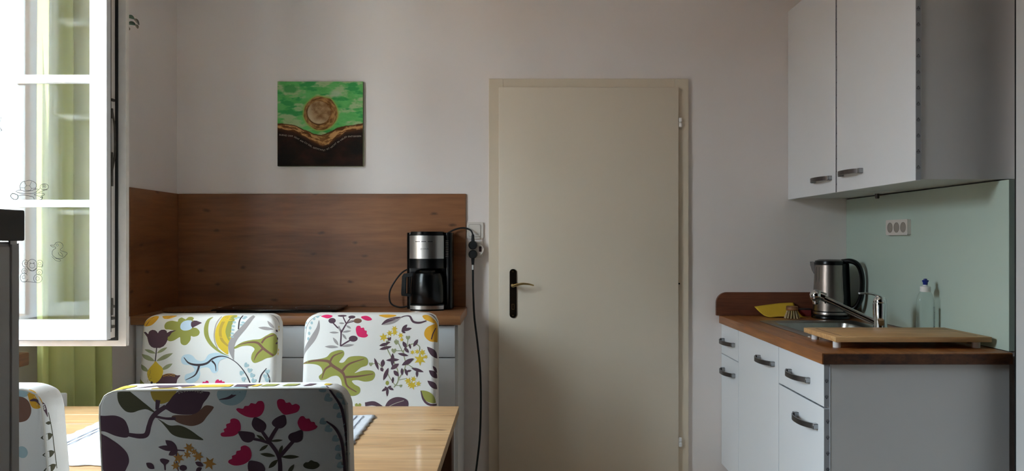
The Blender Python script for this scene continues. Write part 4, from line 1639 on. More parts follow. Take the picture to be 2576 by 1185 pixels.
# ------------------------------------------------------------------ chairs with printed covers
class Shell:
    """rounded upholstered backrest: maps cloth coordinates (u, v) to points, front side = -Y"""

    def __init__(s, W, T, H, r=0.02, R=0.05, lean=0.11, taper=0.03, z0=0.40, bow=0.0, side=1):
        s.W, s.T, s.H, s.r, s.R, s.lean, s.taper, s.z0, s.bow, s.side = W, T, H, r, R, lean, taper, z0, bow, side
        s.U = (W - r) + r * PI / 2 + (T / 2 - r)
        s.V = (H - r) + r * PI / 2 + (T / 2 - r)

    def prof(s, a, L, off):
        r = s.r
        if a <= L - r:
            return a, -off
        b = a - (L - r)
        if b <= r * PI / 2:
            th = b / r
            return L - r + (r + off) * math.sin(th), r - (r + off) * math.cos(th)
        return L + off, r + (b - r * PI / 2)

    def __call__(s, u, v, off=0.0):
        sg = 1 if u >= 0 else -1
        x, dx = s.prof(abs(u), s.W, off)
        z, dz = s.prof(v, s.H, off)
        # round the upper corners in the front view
        a, b = x - (s.W - s.R), z - (s.H - s.R)
        if a > 0 and b > 0:
            RR = s.R
            p, q = a / RR, b / RR
            p_, q_ = p * math.sqrt(max(0, 1 - q * q / 2)) if q <= 1.2 else p, q * math.sqrt(max(0, 1 - p * p / 2)) if p <= 1.2 else q
            x, z = s.W - RR + p_ * RR, s.H - RR + q_ * RR
        d = -off + math.hypot(max(0, dx + off), max(0, dz + off))
        d = min(d, s.T / 2)
        xx = sg * x * (1 + s.taper * (s.H - z))
        d -= s.bow * (1 - (x / s.W) ** 2) * min(1, (s.H - z) / 0.08)
        y = s.lean * (z - s.z0)
        if s.side > 0:
            return Vector((xx, y + d, z))
        return Vector((-xx, y + s.T - d, z))


def shell_mesh(bm, sh):
    us = [-sh.U + 2 * sh.U * k / 76 for k in range(77)]
    us = sorted(set(us + [sh.W - sh.r + sh.r * PI / 2 * k / 6 for k in range(7)] + [-(sh.W - sh.r + sh.r * PI / 2 * k / 6) for k in range(7)]))
    vs_ = [sh.z0 + (sh.V - sh.z0) * k / 56 for k in range(57)]
    vs_ = sorted(set(vs_ + [sh.H - sh.r + sh.r * PI / 2 * k / 6 for k in range(7)]))
    g = [[bm.verts.new(sh(u, v)) for u in us] for v in vs_]
    for j in range(len(vs_) - 1):
        for i in range(len(us) - 1):
            q = (g[j][i], g[j][i + 1], g[j + 1][i + 1], g[j + 1][i])
            bm.faces.new(q)


def area2(P):
    return sum(P[i].x * P[i - 1].y - P[i - 1].x * P[i].y for i in range(len(P)))


class Print:
    """collects flat printed shapes in picture units and lays them on a shell"""

    def __init__(s, conv):
        s.conv = conv
        s.items = []

    def add(s, pts, col):
        s.items.append(([Vector((*s.conv(p[0], p[1]), 0)) for p in pts], col, None))

    def blob(s, pts, col, n=5):
        P = catmull([Vector((p[0], p[1], 0)) for p in pts], n, True)
        s.add([(p.x, p.y) for p in P], col)

    def poly(s, pts, col):
        s.add(pts, col)

    def ell(s, cx, cy_, rx, ry, col, rot=0, n=18):
        c, sn = math.cos(math.radians(rot)), math.sin(math.radians(rot))
        s.add([(cx + rx * math.cos(2 * PI * k / n) * c - ry * math.sin(2 * PI * k / n) * sn, cy_ + rx * math.cos(2 * PI * k / n) * sn + ry * math.sin(2 * PI * k / n) * c) for k in range(n)], col)

    def heart(s, cx, cy_, r, col, rot=0):
        c, sn = math.cos(math.radians(rot)), math.sin(math.radians(rot))
        base = [(0, 0.9), (-0.8, 0.1), (-0.85, -0.6), (-0.35, -0.85), (0, -0.45), (0.35, -0.85), (0.85, -0.6), (0.8, 0.1)]
        s.blob([(cx + r * (a * c - b * sn), cy_ + r * (a * sn + b * c)) for a, b in base], col, 3)

    def star(s, cx, cy_, R, col, n=6, rot=0.3):
        s.add([(cx + (R if k % 2 == 0 else R * 0.45) * math.cos(PI * k / n + rot), cy_ + (R if k % 2 == 0 else R * 0.45) * math.sin(PI * k / n + rot)) for k in range(2 * n)], col)

    def leaf(s, x0, y0, x1, y1, w, col):
        dx, dy = x1 - x0, y1 - y0
        L = math.hypot(dx, dy)
        nx_, ny_ = -dy / L, dx / L
        A, Bq = [], []
        for k in range(9):
            t = k / 8
            h = w / 2 * math.sin(PI * t) ** 0.85
            A.append((x0 + dx * t + nx_ * h, y0 + dy * t + ny_ * h))
            Bq.append((x0 + dx * t - nx_ * h, y0 + dy * t - ny_ * h))
        s.add(A + Bq[-2:0:-1], col)

    def stroke(s, pts, w, col, n=6):
        l, r = stroke_pts(pts, w, n)
        L = [Vector((*s.conv(p.x, p.y), 0)) for p in l]
        R = [Vector((*s.conv(p.x, p.y), 0)) for p in r]
        s.items.append((None, col, (L, R)))

    def build(s, sh, parent):
        bm = B()
        vmax = sh.V - 0.0005
        umax = sh.U - 0.0005
        for k, (pts, col, rib) in enumerate(s.items):
            off = 0.0002 + 0.000006 * k
            t = bmesh.new()
            if rib is None:
                clean = [pts[0]]
                for p in pts[1:]:
                    if (p - clean[-1]).length > 1e-6:
                        clean.append(p)
                tris = tessellate_polygon([clean])
                vv = [t.verts.new(p) for p in clean]
                for a, b, c in tris:
                    try:
                        t.faces.new((vv[a], vv[b], vv[c]))
                    except ValueError:
                        pass
            else:
                L, R = rib
                lv_ = [t.verts.new(p) for p in L]
                rv_ = [t.verts.new(p) for p in R]
                for i in range(len(L) - 1):
                    t.faces.new((lv_[i], lv_[i + 1], rv_[i + 1], rv_[i]))
            xs_ = [v.co.x for v in t.verts]
            ys_ = [v.co.y for v in t.verts]
            cuts = []
            e0 = sh.W - sh.R - 0.004
            for sg in (-1, 1):
                lim = [e0 + (sh.U - e0) * q / 14 for q in range(15)]
                cuts += [((sg * a, 0, 0), (sg, 0, 0), a >= umax - 0.001) for a in lim if min(xs_) < sg * a < max(xs_)]
                if (max(xs_) if sg > 0 else -min(xs_)) > umax:
                    cuts.append(((sg * umax, 0, 0), (sg, 0, 0), True))
            f0 = sh.H - sh.R - 0.004
            cuts += [((0, a, 0), (0, 1, 0), False) for a in [f0 + (sh.V - f0) * q / 14 for q in range(15)] if min(ys_) < a < max(ys_)]
            if max(ys_) > vmax:
                cuts.append(((0, vmax, 0), (0, 1, 0), True))
            if sh.bow:
                st = 0.03
                cuts += [((st * q, 0, 0), (1, 0, 0), False) for q in range(-9, 10) if min(xs_) < st * q < max(xs_)]
                cuts += [((0, sh.H - st * q, 0), (0, 1, 0), False) for q in range(1, 14) if min(ys_) < sh.H - st * q < max(ys_)]
            for co, no, clear in cuts:
                bmesh.ops.bisect_plane(t, geom=t.verts[:] + t.edges[:] + t.faces[:], plane_co=co, plane_no=no, clear_outer=clear)
            mi = PRN_KEYS.index(col)
            mp_ = {}
            for v in t.verts:
                mp_[v] = bm.verts.new(sh(v.co.x, v.co.y, off))
            for f in t.faces:
                q = [mp_[v] for v in f.verts]
                # face outwards
                n_ = (q[1].co - q[0].co).cross(q[2].co - q[0].co)
                if n_.y * sh.side > 0:
                    q.reverse()
                try:
                    bm.faces.new(q).material_index = mi
                except ValueError:
                    pass
            t.free()
        return obj('fabric_print', bm, [PRN[k] for k in PRN_KEYS], parent, 40, local=True)


def make_chair(label, loc, rz, W, H, T, prints_front=None, prints_back=None, group='dining chairs with floral covers', bow_b=0.0, lean=0.11):
    t = thing('dining_chair', label, 'chair', loc, rz, group)
    shf = Shell(W, T, H, r=0.022, R=0.05, bow=0.004, side=1, lean=lean)
    shb = Shell(W, T, H, r=0.010, R=0.045, side=-1, lean=lean)
    bm = B()
    shell_mesh(bm, shf)
    shell_mesh(bm, shb)
    bmesh.ops.remove_doubles(bm, verts=bm.verts, dist=0.0004)
    fixn(bm)
    back = obj('backrest', bm, M_FABRIC, t, 60, local=True)
    if prints_front:
        prints_front.build(shf, back)
    if prints_back:
        prints_back.build(shb, back)
    # piping along the rear edge
    bm = B()
    path = []
    e = shb.W - shb.r + shb.r * PI / 4
    ev = shb.H - shb.r + shb.r * PI / 4
    for v in [0.42 + (ev - 0.42) * k / 20 for k in range(21)]:
        path.append(shb(-e, v, 0.0006))
    for u in [-e + 2 * e * k / 40 for k in range(1, 41)]:
        path.append(shb(u, ev, 0.0006))
    for v in [ev - (ev - 0.42) * k / 20 for k in range(1, 21)]:
        path.append(shb(e, v, 0.0006))
    tube(bm, path, 0.0022, 6, 0)
    obj('piping', bm, M_PIPING, back, local=True)
    # seat with skirt, legs
    bm = B()
    box(bm, -W, W, -0.40, 0.05, 0.36, 0.485, 0.03, 4)
    obj('seat', bm, M_FABRIC, t, local=True)
    bm = B()
    box(bm, -W - 0.003, W + 0.003, -0.395, 0.075, 0.22, 0.38, 0.008, 2)
    obj('skirt', bm, M_FABRIC, t, local=True)
    for sx in (-1, 1):
        for yy, ym in ((-0.37, -0.37), (0.03, 0.07)):
            bm = B()
            xq = sx * (W - 0.03)
            loft(bm, [[Vector((xq + a * 0.018, ym + b * 0.018, 0)) for a, b in ((-1, -1), (1, -1), (1, 1), (-1, 1))], [Vector((xq + a * 0.022, yy + b * 0.022, 0.23)) for a, b in ((-1, -1), (1, -1), (1, 1), (-1, 1))]])
            obj('leg', bm, M_PINED, t, None, local=True)
    return t


# ---- print of the far left chair (front)
def conv_far(ox, oy, k, Y, xc):
    def f(a, b):
        px, py = ox + a / k, oy + b / k
        return ((px - VX) * Y / FPX - xc, CAMZ - (py - VY) * Y / FPX)
    return f


C1X, C1Y = -1.135, 2.80
P1 = Print(conv_far(320, 760, 4.557, C1Y, C1X))
P1.blob([(160, 250), (180, 205), (230, 170), (300, 155), (345, 165), (335, 210), (275, 265), (205, 275)], 'amber')
P1.stroke([(285, 165), (240, 215), (212, 268)], 8, 'brown')
P1.blob([(395, 155), (550, 150), (490, 188), (430, 195), (400, 182)], 'amber')
P1.stroke([(500, 155), (470, 175), (445, 192)], 8, 'brown')
P1.blob([(580, 200), (610, 178), (650, 195), (665, 200), (690, 172), (730, 170), (755, 190), (745, 210), (760, 225), (750, 285), (800, 300), (835, 340), (820, 380), (770, 395), (738, 388), (735, 430), (700, 480), (660, 490), (625, 465), (615, 405), (600, 405), (540, 440), (490, 445), (470, 420), (490, 370), (540, 330), (490, 315), (440, 310), (425, 270), (450, 230), (510, 215), (572, 225)], 'olive', 4)
P1.blob([(735, 213), (660, 215), (615, 250), (612, 300), (650, 325), (710, 320), (748, 292), (740, 255)], 'sky')
P1.poly([(745, 212), (790, 214), (855, 238), (800, 268), (748, 295), (732, 275), (728, 250), (733, 228)], 'plum')
P1.poly([(178, 345), (215, 342), (245, 368), (252, 340), (268, 326), (290, 318), (320, 322), (340, 335), (356, 356), (370, 332), (395, 317), (430, 316), (455, 330), (462, 352), (500, 330), (568, 322), (515, 350), (490, 390), (470, 440), (452, 478), (430, 503), (390, 522), (320, 522), (290, 510), (265, 485), (250, 450), (235, 400), (205, 365)], 'plum')
P1.stroke([(352, 520), (348, 600), (344, 675)], 12, 'dark')
for q in ((345, 584, 212, 540, 34), (356, 582, 474, 515, 34), (338, 670, 166, 595, 50), (356, 670, 542, 580, 48), (275, 788, 147, 710, 50), (420, 770, 544, 697, 44)):
    P1.leaf(*q, 'sage')
P1.blob([(368, 912), (400, 865), (440, 825), (500, 808), (560, 812), (600, 828), (640, 830), (610, 870), (590, 930), (500, 960), (400, 950)], 'plum')
P1.blob([(347, 670), (385, 705), (430, 745), (441, 800), (420, 860), (380, 905), (340, 914), (300, 900), (268, 850), (261, 790), (290, 740), (325, 700)], 'yellow')
random.seed(21)
for k in range(26):
    P1.ell(268 + 34 * random.random() + (k % 5) * 3, 770 + k * 5, 5, 5, 'mustard', 0, 6)
for k in range(30):
    P1.ell(445 + k * 4.6, 832 + 12 * math.sin(k * 1.9) - 10 * math.sin(k / 29 * PI), 4.5, 4, 'amber', 0, 6)
P1.ell(318, 912, 13, 16, 'dark')
P1.blob([(85, 860), (110, 845), (160, 868), (210, 900), (240, 940), (150, 960), (85, 950)], 'olive')
P1.blob([(975, 172), (942, 215), (930, 300), (945, 390), (985, 460), (1040, 520), (1110, 575), (1185, 612), (1130, 598), (1050, 560), (960, 490), (900, 400), (882, 320), (890, 250), (920, 195)], 'olive')
P1.stroke([(1070, 165), (1020, 250), (1003, 350), (1012, 440), (1050, 530)], 12, 'tan')
P1.blob([(1110, 150), (1060, 215), (1020, 300), (1014, 400), (1050, 500), (1110, 560), (1170, 592), (1168, 500), (1200, 430), (1190, 350), (1200, 260), (1245, 150)], 'yellow')
P1.stroke([(1150, 150), (1088, 250), (1070, 340), (1095, 430), (1165, 500)], [30, 34, 32, 30, 20], 'mustard')
P1.blob([(1190, 150), (1150, 240), (1130, 330), (1150, 400), (1180, 440), (1195, 350), (1200, 260), (1240, 150)], 'olive')
for a, b in ((1235, 190), (1225, 232), (1215, 275), (1212, 318), (1208, 358), (1208, 395), (1265, 178), (1330, 188), (1325, 235), (1310, 262), (1345, 172)):
    P1.ell(a, b, 22, 12, 'teal', 8, 10)
P1.stroke([(1310, 150), (1282, 220), (1275, 310)], 14, 'dark')
P1.stroke([(1440, 155), (1345, 280), (1250, 390), (1205, 480), (1210, 560), (1235, 655)], [40, 55, 66, 72, 60, 8], 'grey')
P1.blob([(1240, 512), (1330, 455), (1440, 430), (1530, 420), (1600, 380), (1670, 355), (1730, 420), (1740, 560), (1680, 620), (1600, 640), (1540, 670), (1470, 690), (1435, 650), (1440, 590), (1468, 535), (1420, 500), (1330, 500), (1250, 530)], 'olive')
P1.stroke([(1280, 487), (1400, 460), (1500, 465), (1570, 530), (1680, 610)], [6, 16, 26, 28, 22], 'brown')
P1.stroke([(1545, 468), (1590, 410), (1680, 375)], [22, 20, 14], 'brown')
P1.stroke([(1560, 530), (1500, 590), (1465, 662)], [24, 18, 6], 'brown')
P1.leaf(1680, 312, 1500, 292, 38, 'grey')
P1.leaf(1680, 300, 1608, 212, 38, 'grey')
P1.blob([(640, 640), (665, 605), (720, 592), (770, 610), (810, 650), (860, 668), (910, 655), (945, 600), (1000, 578), (1080, 580), (1180, 622), (1140, 640), (1080, 665), (1060, 720), (1065, 770), (1040, 800), (1000, 795), (960, 745), (900, 740), (860, 760), (865, 820), (840, 880), (780, 915), (720, 910), (690, 870), (700, 820), (760, 800), (800, 770), (760, 720), (690, 710), (650, 690)], 'blue', 4)
P1.stroke([(670, 628), (730, 690), (830, 712), (930, 695), (1000, 640), (1080, 615), (1160, 625), (1260, 680), (1340, 760), (1400, 850), (1440, 940)], [8, 18, 26, 24, 20, 14, 9, 8, 10, 12, 14], 'dark')
P1.stroke([(850, 712), (835, 770), (800, 830), (703, 880)], [26, 22, 16, 6], 'dark')
P1.stroke([(990, 665), (1030, 710), (1042, 782)], [22, 16, 6], 'dark')
for a, b, c in ((1380, 715, 40), (1330, 800, 140), (1420, 775, 10), (1450, 830, 30), (1355, 870, 120), (1470, 890, 20), (1620, 790, 0), (1600, 840, 0), (1620, 880, 0)):
    P1.heart(a, b, 30, 'teal', c)
P1.blob([(845, 935), (860, 918), (890, 915), (900, 898), (925, 902), (935, 888), (960, 894), (962, 935), (900, 960)], 'pink')
P1.blob([(1040, 945), (1042, 890), (1070, 873), (1085, 888), (1108, 880), (1118, 898), (1140, 898), (1148, 915), (1172, 925), (1110, 965)], 'pink')
P1.stroke([(1530, 930), (1550, 830), (1610, 750)], [14, 14, 8], 'dark')
P1.stroke([(1650, 930), (1640, 850), (1615, 800)], [14, 12, 6], 'dark')
for q in ((1730, 350, 1700, 320, 24), (1740, 470, 1700, 480, 24), (1745, 440, 1720, 410, 24)):
    P1.leaf(*q, 'plum')
for a, b in ((1770, 290), (1775, 330), (1760, 600), (1775, 560)):
    P1.star(a, b, 24, 'yellow')

# ---- print of the far right chair (front)
C2X, C2Y = -0.5435, 2.83
P2 = Print(conv_far(680, 760, 2.788, C2Y, C2X))
P2.stroke([(350, 92), (290, 112), (255, 160), (238, 260), (230, 340)], 5, 'grey')
for a, b, c in ((325, 104, 0), (300, 118, 30), (286, 146, 60), (278, 182, 80), (272, 220, 80), (268, 258, 80), (238, 180, 90), (240, 140, 60)):
    P2.ell(a, b, 12, 9, 'teal', c, 10)
P2.blob([(338, 128), (345, 190), (320, 260), (275, 320), (240, 368), (215, 430), (212, 390), (235, 330), (260, 285), (292, 230), (322, 180)], 'grey')
P2.blob([(350, 100), (385, 84), (428, 95), (420, 110), (395, 116), (365, 108)], 'pink')
P2.blob([(632, 104), (665, 96), (695, 108), (710, 125), (680, 132), (645, 120)], 'pink')
P2.stroke([(495, 308), (495, 205), (465, 175), (430, 140)], [10, 11, 10, 8], 'plum')
P2.stroke([(497, 215), (530, 155), (562, 110)], [11, 10, 7], 'plum')
P2.stroke([(532, 155), (505, 105)], [9, 8], 'plum')
P2.stroke([(495, 308), (530, 285), (570, 262)], [10, 11, 10], 'plum')
P2.stroke([(530, 150), (590, 135)], 6, 'plum')
for a, b, c, d in ((430, 132, 26, 19), (497, 96, 32, 9), (567, 106, 25, 12), (583, 256, 31, 21)):
    P2.ell(a, b, c, d, 'plum')
P2.ell(610, 133, 29, 17, 'brown')
P2.blob([(599, 195), (606, 170), (628, 168), (636, 182), (654, 180), (662, 198), (676, 203), (676, 222), (686, 232), (672, 246), (642, 247), (612, 234)], 'pink')
for q in ((482, 215, 413, 213, 14), (505, 211, 568, 202, 14), (490, 208, 478, 165, 14), (530, 165, 566, 186, 14), (520, 151, 478, 148, 12), (540, 142, 588, 127, 12), (505, 222, 537, 262, 16), (482, 303, 440, 248, 20), (482, 314, 385, 311, 20), (500, 309, 592, 298, 18)):
    P2.leaf(*q, 'grey')
LEAF2 = [(222, 436), (280, 408), (340, 400), (400, 385), (430, 355), (480, 338), (515, 342), (522, 370), (500, 400), (490, 420), (520, 420), (555, 385), (620, 377), (670, 385), (688, 410), (680, 440), (640, 455), (610, 480), (600, 492), (660, 475), (720, 478), (738, 505), (720, 540), (670, 550), (620, 540), (580, 545), (600, 570), (635, 590), (635, 625), (600, 645), (555, 640), (520, 600), (505, 540), (480, 512), (440, 515), (400, 535), (365, 540), (352, 515), (375, 490), (365, 455), (330, 435), (270, 430)]
P2.blob([(470 + (a - 470) * 1.015, 490 + (b - 490) * 1.02) for a, b in LEAF2], 'sage', 4)
P2.blob(LEAF2, 'olive', 4)
P2.stroke([(230, 430), (320, 408), (410, 412), (440, 440), (510, 485), (530, 520), (550, 580), (615, 622)], [5, 13, 19, 21, 20, 15, 12, 6], 'brown')
P2.stroke([(425, 415), (450, 375), (512, 350)], [15, 11, 5], 'brown')
P2.stroke([(510, 480), (560, 430), (662, 395)], [18, 13, 5], 'brown')
P2.stroke([(535, 520), (620, 515), (727, 498)], [16, 12, 5], 'brown')
P2.stroke([(432, 440), (392, 470), (372, 532)], [16, 12, 5], 'brown')
for pts, w in (([(872, 590), (900, 545), (895, 470), (860, 400), (820, 320), (815, 270)], 7), ([(900, 540), (950, 445), (935, 350), (960, 308), (1010, 292), (1045, 310), (1045, 340)], 7), ([(880, 575), (920, 580)], 5), ([(880, 575), (840, 520), (820, 470)], 5), ([(902, 540), (960, 530)], 5), ([(715, 432), (760, 425), (800, 470)], 5), ([(930, 350), (905, 300), (880, 260)], 6), ([(960, 430), (1040, 480)], 5), ([(820, 300), (830, 240)], 5), ([(935, 340), (870, 338)], 5), ([(855, 600), (830, 590)], 5), ([(960, 440), (1010, 395)], 5), ([(960, 300), (965, 255)], 5)):
    P2.stroke(pts, w, 'sage')
for q in ((885, 282, 18), (965, 250, 17), (868, 340, 19), (710, 432, 15), (920, 580, 11)):
    P2.heart(q[0], q[1], q[2], 'sage')
P2.ell(826, 560, 12, 15, 'olive')
for a, b, c in ((870, 188, 24), (795, 247, 32), (838, 218, 24), (872, 214, 24), (914, 234, 22), (921, 263, 16), (998, 350, 18), (1030, 346, 20), (1066, 352, 26), (1050, 400, 44), (1090, 382, 18), (968, 546, 26), (1006, 534, 22), (1000, 576, 32), (1040, 566, 22), (984, 572, 24)):
    P2.star(a, b, c, 'yellow', 6, random.random())
for q in ((920, 202, 958, 158, 24), (922, 200, 992, 184, 22), (918, 202, 948, 217, 16), (832, 288, 765, 305, 22), (815, 283, 842, 282, 14), (766, 330, 852, 310, 22), (828, 270, 846, 245, 16), (820, 250, 845, 268, 12), (930, 275, 955, 322, 26), (940, 318, 972, 353, 22), (1003, 312, 1034, 260, 24), (974, 290, 984, 328, 14), (860, 355, 858, 447, 26), (814, 405, 908, 400, 22), (895, 358, 970, 374, 20), (1006, 392, 924, 440, 32), (970, 395, 975, 430, 14), (905, 428, 848, 467, 30), (795, 398, 788, 452, 28), (733, 388, 764, 472, 20), (778, 455, 796, 482, 22), (832, 456, 798, 542, 26), (868, 475, 904, 514, 28), (925, 458, 928, 508, 20), (948, 462, 964, 512, 20), (955, 482, 992, 474, 14), (990, 458, 1077, 486, 22), (1030, 470, 1030, 522, 18), (865, 518, 862, 563, 16), (832, 590, 788, 617, 18), (830, 590, 872, 608, 18), (828, 592, 826, 652, 18), (828, 595, 855, 580, 14), (822, 592, 808, 588, 12)):
    P2.leaf(*q, 'plum')
P2.leaf(778, 160, 920, 106, 40, 'grey')
P2.blob([(778, 160), (805, 128), (850, 112), (915, 106), (860, 130), (815, 146)], 'plum')
P2.stroke([(915, 108), (945, 98), (975, 102), (1000, 138), (1045, 146), (1095, 132)], [8, 8, 13, 15, 14, 8], 'plum')
P2.blob([(755, 92), (820, 84), (880, 92), (850, 108), (800, 110)], 'amber')
P2.blob([(1065, 95), (1120, 85), (1170, 110), (1180, 150), (1120, 135), (1080, 122)], 'amber')
P2.blob([(1190, 150), (1120, 165), (1085, 195), (1080, 235), (1110, 270), (1150, 280), (1195, 275)], 'amber')
P2.stroke([(1160, 185), (1140, 220), (1128, 262)], 8, 'plum')
for q in ((1185, 400, 1098, 312, 42), (1180, 500, 1138, 445, 22), (1185, 535, 1112, 474, 40), (1185, 610, 1102, 545, 38)):
    P2.leaf(*q, 'plum')
P2.leaf(1165, 700, 1055, 612, 62, 'olive')
P2.stroke([(1058, 615), (1075, 670), (1110, 705), (1175, 715)], [6, 14, 16, 12], 'plum')
P2.stroke([(676, 705), (740, 700), (818, 740)], [26, 30, 14], 'plum')
P2.blob([(815, 740), (832, 685), (885, 657), (945, 664), (972, 692), (960, 735), (890, 760)], 'plum')
P2.stroke([(825, 728), (880, 700), (942, 680)], 5, 'tan')
P2.heart(628, 718, 24, 'olive')

# ---- print of the near chair (back)
C3X, C3Y = -0.569, 1.474
RZ3 = math.radians(3.3)


def conv_near(a, b):
    px, py = 200 + a / 3.578, 940 + b / 3.578
    # intersection with the slightly turned back plane
    k = (px - VX) / FPX
    y = (C3Y - math.tan(RZ3) * C3X) / (1 - math.tan(RZ3) * k)
    u = (k * y - C3X) / math.cos(RZ3)
    z = CAMZ - (py - VY) * y / FPX
    return (u, z + 0.0)


H3, T3 = 0.951, 0.078


def conv_top(a, b):
    u, _ = conv_near(a, 200)
    ys_ = 150 - 30 * (a - 180) / 2200
    yf = 90 - 38 * (a - 180) / 2200
    t = (ys_ - b) / (ys_ - yf)
    return (u, H3 + t * T3 * 0.52)


P3 = Print(conv_near)
P3.blob([(340, 120), (430, 150), (500, 200), (570, 260), (650, 330), (690, 370), (640, 345), (590, 325), (530, 335), (470, 355), (410, 345), (360, 290), (335, 220)], 'forest')
P3.blob([(640, 110), (760, 90), (875, 120), (840, 220), (780, 262), (720, 275), (670, 250), (645, 200)], 'mustard')
P3.stroke([(703, 240), (690, 330)], [44, 30], 'plum')
P3.blob([(820, 400), (850, 380), (1000, 375), (1080, 330), (1130, 290), (1198, 300), (1190, 330), (1140, 390), (1090, 450), (1010, 480), (930, 470), (860, 440)], 'brown')
P3.blob([(660, 385), (740, 315), (800, 252), (850, 190), (920, 148), (1030, 138), (1110, 160), (1172, 170), (1150, 220), (1110, 270), (1080, 330), (1020, 370), (920, 375), (830, 360), (765, 325), (720, 355)], 'plum')
random.seed(31)
for k in range(34):
    P3.ell(890 + k * 6.5, 172 + 9 * math.sin(k * 1.7) - 22 * math.sin(k / 33 * PI), 6, 5, 'tan', 0, 6)
P3.stroke([(420, 560), (520, 575), (585, 560), (612, 480), (640, 410), (690, 355), (770, 300)], [34, 45, 46, 42, 42, 44, 40], 'plum')
P3.stroke([(650, 385), (760, 410), (855, 412)], [24, 22, 30], 'plum')
P3.blob([(690, 410), (740, 440), (800, 475), (890, 475), (970, 510), (1050, 570), (1098, 610), (1020, 605), (900, 590), (820, 560), (770, 500), (730, 450)], 'forest')
P3.blob([(120, 400), (230, 385), (320, 385), (390, 420), (420, 480), (430, 540), (420, 580), (380, 588), (300, 570), (210, 532), (120, 520)], 'plum')
P3.blob([(150, 560), (200, 565), (260, 600), (340, 660), (400, 730), (418, 800), (400, 860), (350, 930), (240, 940), (150, 850), (140, 700)], 'plum')
P3.ell(140, 310, 22, 50, 'plum')
P3.blob([(1235, 190), (1260, 130), (1320, 100), (1440, 100), (1500, 130), (1500, 180), (1470, 240), (1400, 285), (1320, 285), (1260, 250)], 'teal')
P3.stroke([(1495, 95), (1430, 155), (1350, 215), (1255, 236)], [44, 40, 26, 6], 'plum')
for pts in ([(1405, 330), (1420, 315), (1465, 320), (1482, 296), (1518, 292), (1540, 268), (1580, 275), (1602, 252), (1640, 250), (1658, 280), (1655, 330), (1625, 380), (1570, 402), (1500, 395), (1440, 365)],
            [(1775, 250), (1800, 230), (1838, 238), (1855, 265), (1890, 262), (1910, 285), (1945, 275), (1978, 300), (1960, 345), (1910, 365), (1840, 375), (1800, 340), (1778, 300)],
            [(1256, 562), (1262, 545), (1290, 535), (1285, 510), (1310, 495), (1310, 465), (1345, 450), (1350, 420), (1385, 410), (1425, 430), (1440, 480), (1430, 530), (1380, 570), (1310, 580), (1268, 577)],
            [(1955, 440), (1980, 395), (2010, 390), (2030, 412), (2060, 413), (2075, 440), (2105, 445), (2115, 470), (2132, 485), (2110, 510), (2050, 528), (1990, 522), (1960, 480)],
            [(1318, 825), (1322, 800), (1350, 785), (1352, 760), (1385, 745), (1395, 715), (1430, 705), (1435, 675), (1475, 662), (1515, 690), (1528, 750), (1510, 800), (1450, 840), (1370, 850)]):
    P3.blob(pts, 'crimson', 4)
P3.stroke([(1782, 960), (1775, 770), (1690, 625), (1620, 515)], [40, 36, 34, 26], 'plum')
P3.stroke([(1690, 625), (1730, 555), (1775, 485)], [36, 34, 32], 'plum')
P3.stroke([(1692, 640), (1620, 615), (1545, 600)], [28, 26, 24], 'plum')
P3.stroke([(1782, 768), (1850, 690), (1925, 605)], [36, 34, 32], 'plum')
for pts in ([(1575, 398), (1640, 430), (1670, 470), (1660, 515), (1620, 540), (1570, 520), (1540, 470), (1550, 420)], [(1830, 376), (1850, 400), (1852, 460), (1820, 495), (1780, 502), (1735, 480), (1722, 445), (1760, 405)],
            [(1416, 533), (1480, 530), (1550, 545), (1565, 580), (1540, 620), (1500, 635), (1455, 620), (1430, 580)], [(1990, 518), (1998, 570), (1985, 615), (1940, 635), (1890, 625), (1865, 590), (1880, 555), (1930, 535)],
            [(1500, 812), (1560, 808), (1625, 835), (1645, 900), (1560, 950), (1495, 900)]):
    P3.blob(pts, 'plum', 4)
for q in ((1655, 612, 1578, 563, 26), (1700, 622, 1817, 612, 24), (1682, 655, 1600, 713, 30), (1778, 745, 1811, 660, 30), (1745, 762, 1606, 740, 36), (1795, 770, 1962, 768, 36), (1765, 795, 1678, 876, 42), (1850, 930, 1912, 838, 36)):
    P3.leaf(*q, 'forest')
for q in ((860, 705, 754, 612, 66), (862, 700, 686, 675, 52), (862, 706, 778, 752, 52)):
    P3.leaf(*q, 'plum')
P3.stroke([(855, 705), (925, 710)], 12, 'plum')
P3.stroke([(850, 720), (845, 800), (860, 900)], 10, 'plum')
for a, b, c in ((965, 685, 52), (1045, 765, 54), (868, 780, 54), (948, 748, 40), (1145, 830, 66), (838, 852, 44), (1010, 720, 34)):
    P3.star(a, b, c, 'rust', 6, random.random())
P3.blob([(700, 790), (730, 783), (780, 800), (770, 825), (750, 845), (748, 890), (735, 890), (730, 845), (704, 815)], 'plum')
P3.leaf(645, 880, 572, 825, 56, 'plum')
P3.leaf(1090, 855, 1016, 818, 46, 'plum')
P3.ell(905, 872, 34, 28, 'plum')
P3.leaf(1075, 870, 1020, 900, 40, 'plum')
P3.blob([(1993, 848), (2012, 822), (2040, 818), (2065, 800), (2095, 812), (2122, 820), (2142, 845), (2125, 870), (2080, 885), (2015, 875)], 'forest')
for a, b, c in ((2185, 140, 40), (2235, 222, 44), (2305, 300, 36), (2330, 385, 30), (2350, 185, 34), (2390, 250, 34), (2385, 140, 40), (2180, 440, 36), (2228, 508, 40), (2290, 600, 36), (2310, 690, 34), (2312, 770, 34), (2325, 850, 34), (2385, 480, 26), (2390, 560, 26), (2392, 650, 26), (2400, 740, 26)):
    P3.heart(a, b, c, 'teal', 60)
P3.stroke([(2212, 92), (2280, 160), (2340, 270), (2370, 400), (2390, 600), (2405, 930)], [14, 24, 26, 24, 20, 20], 'plum')
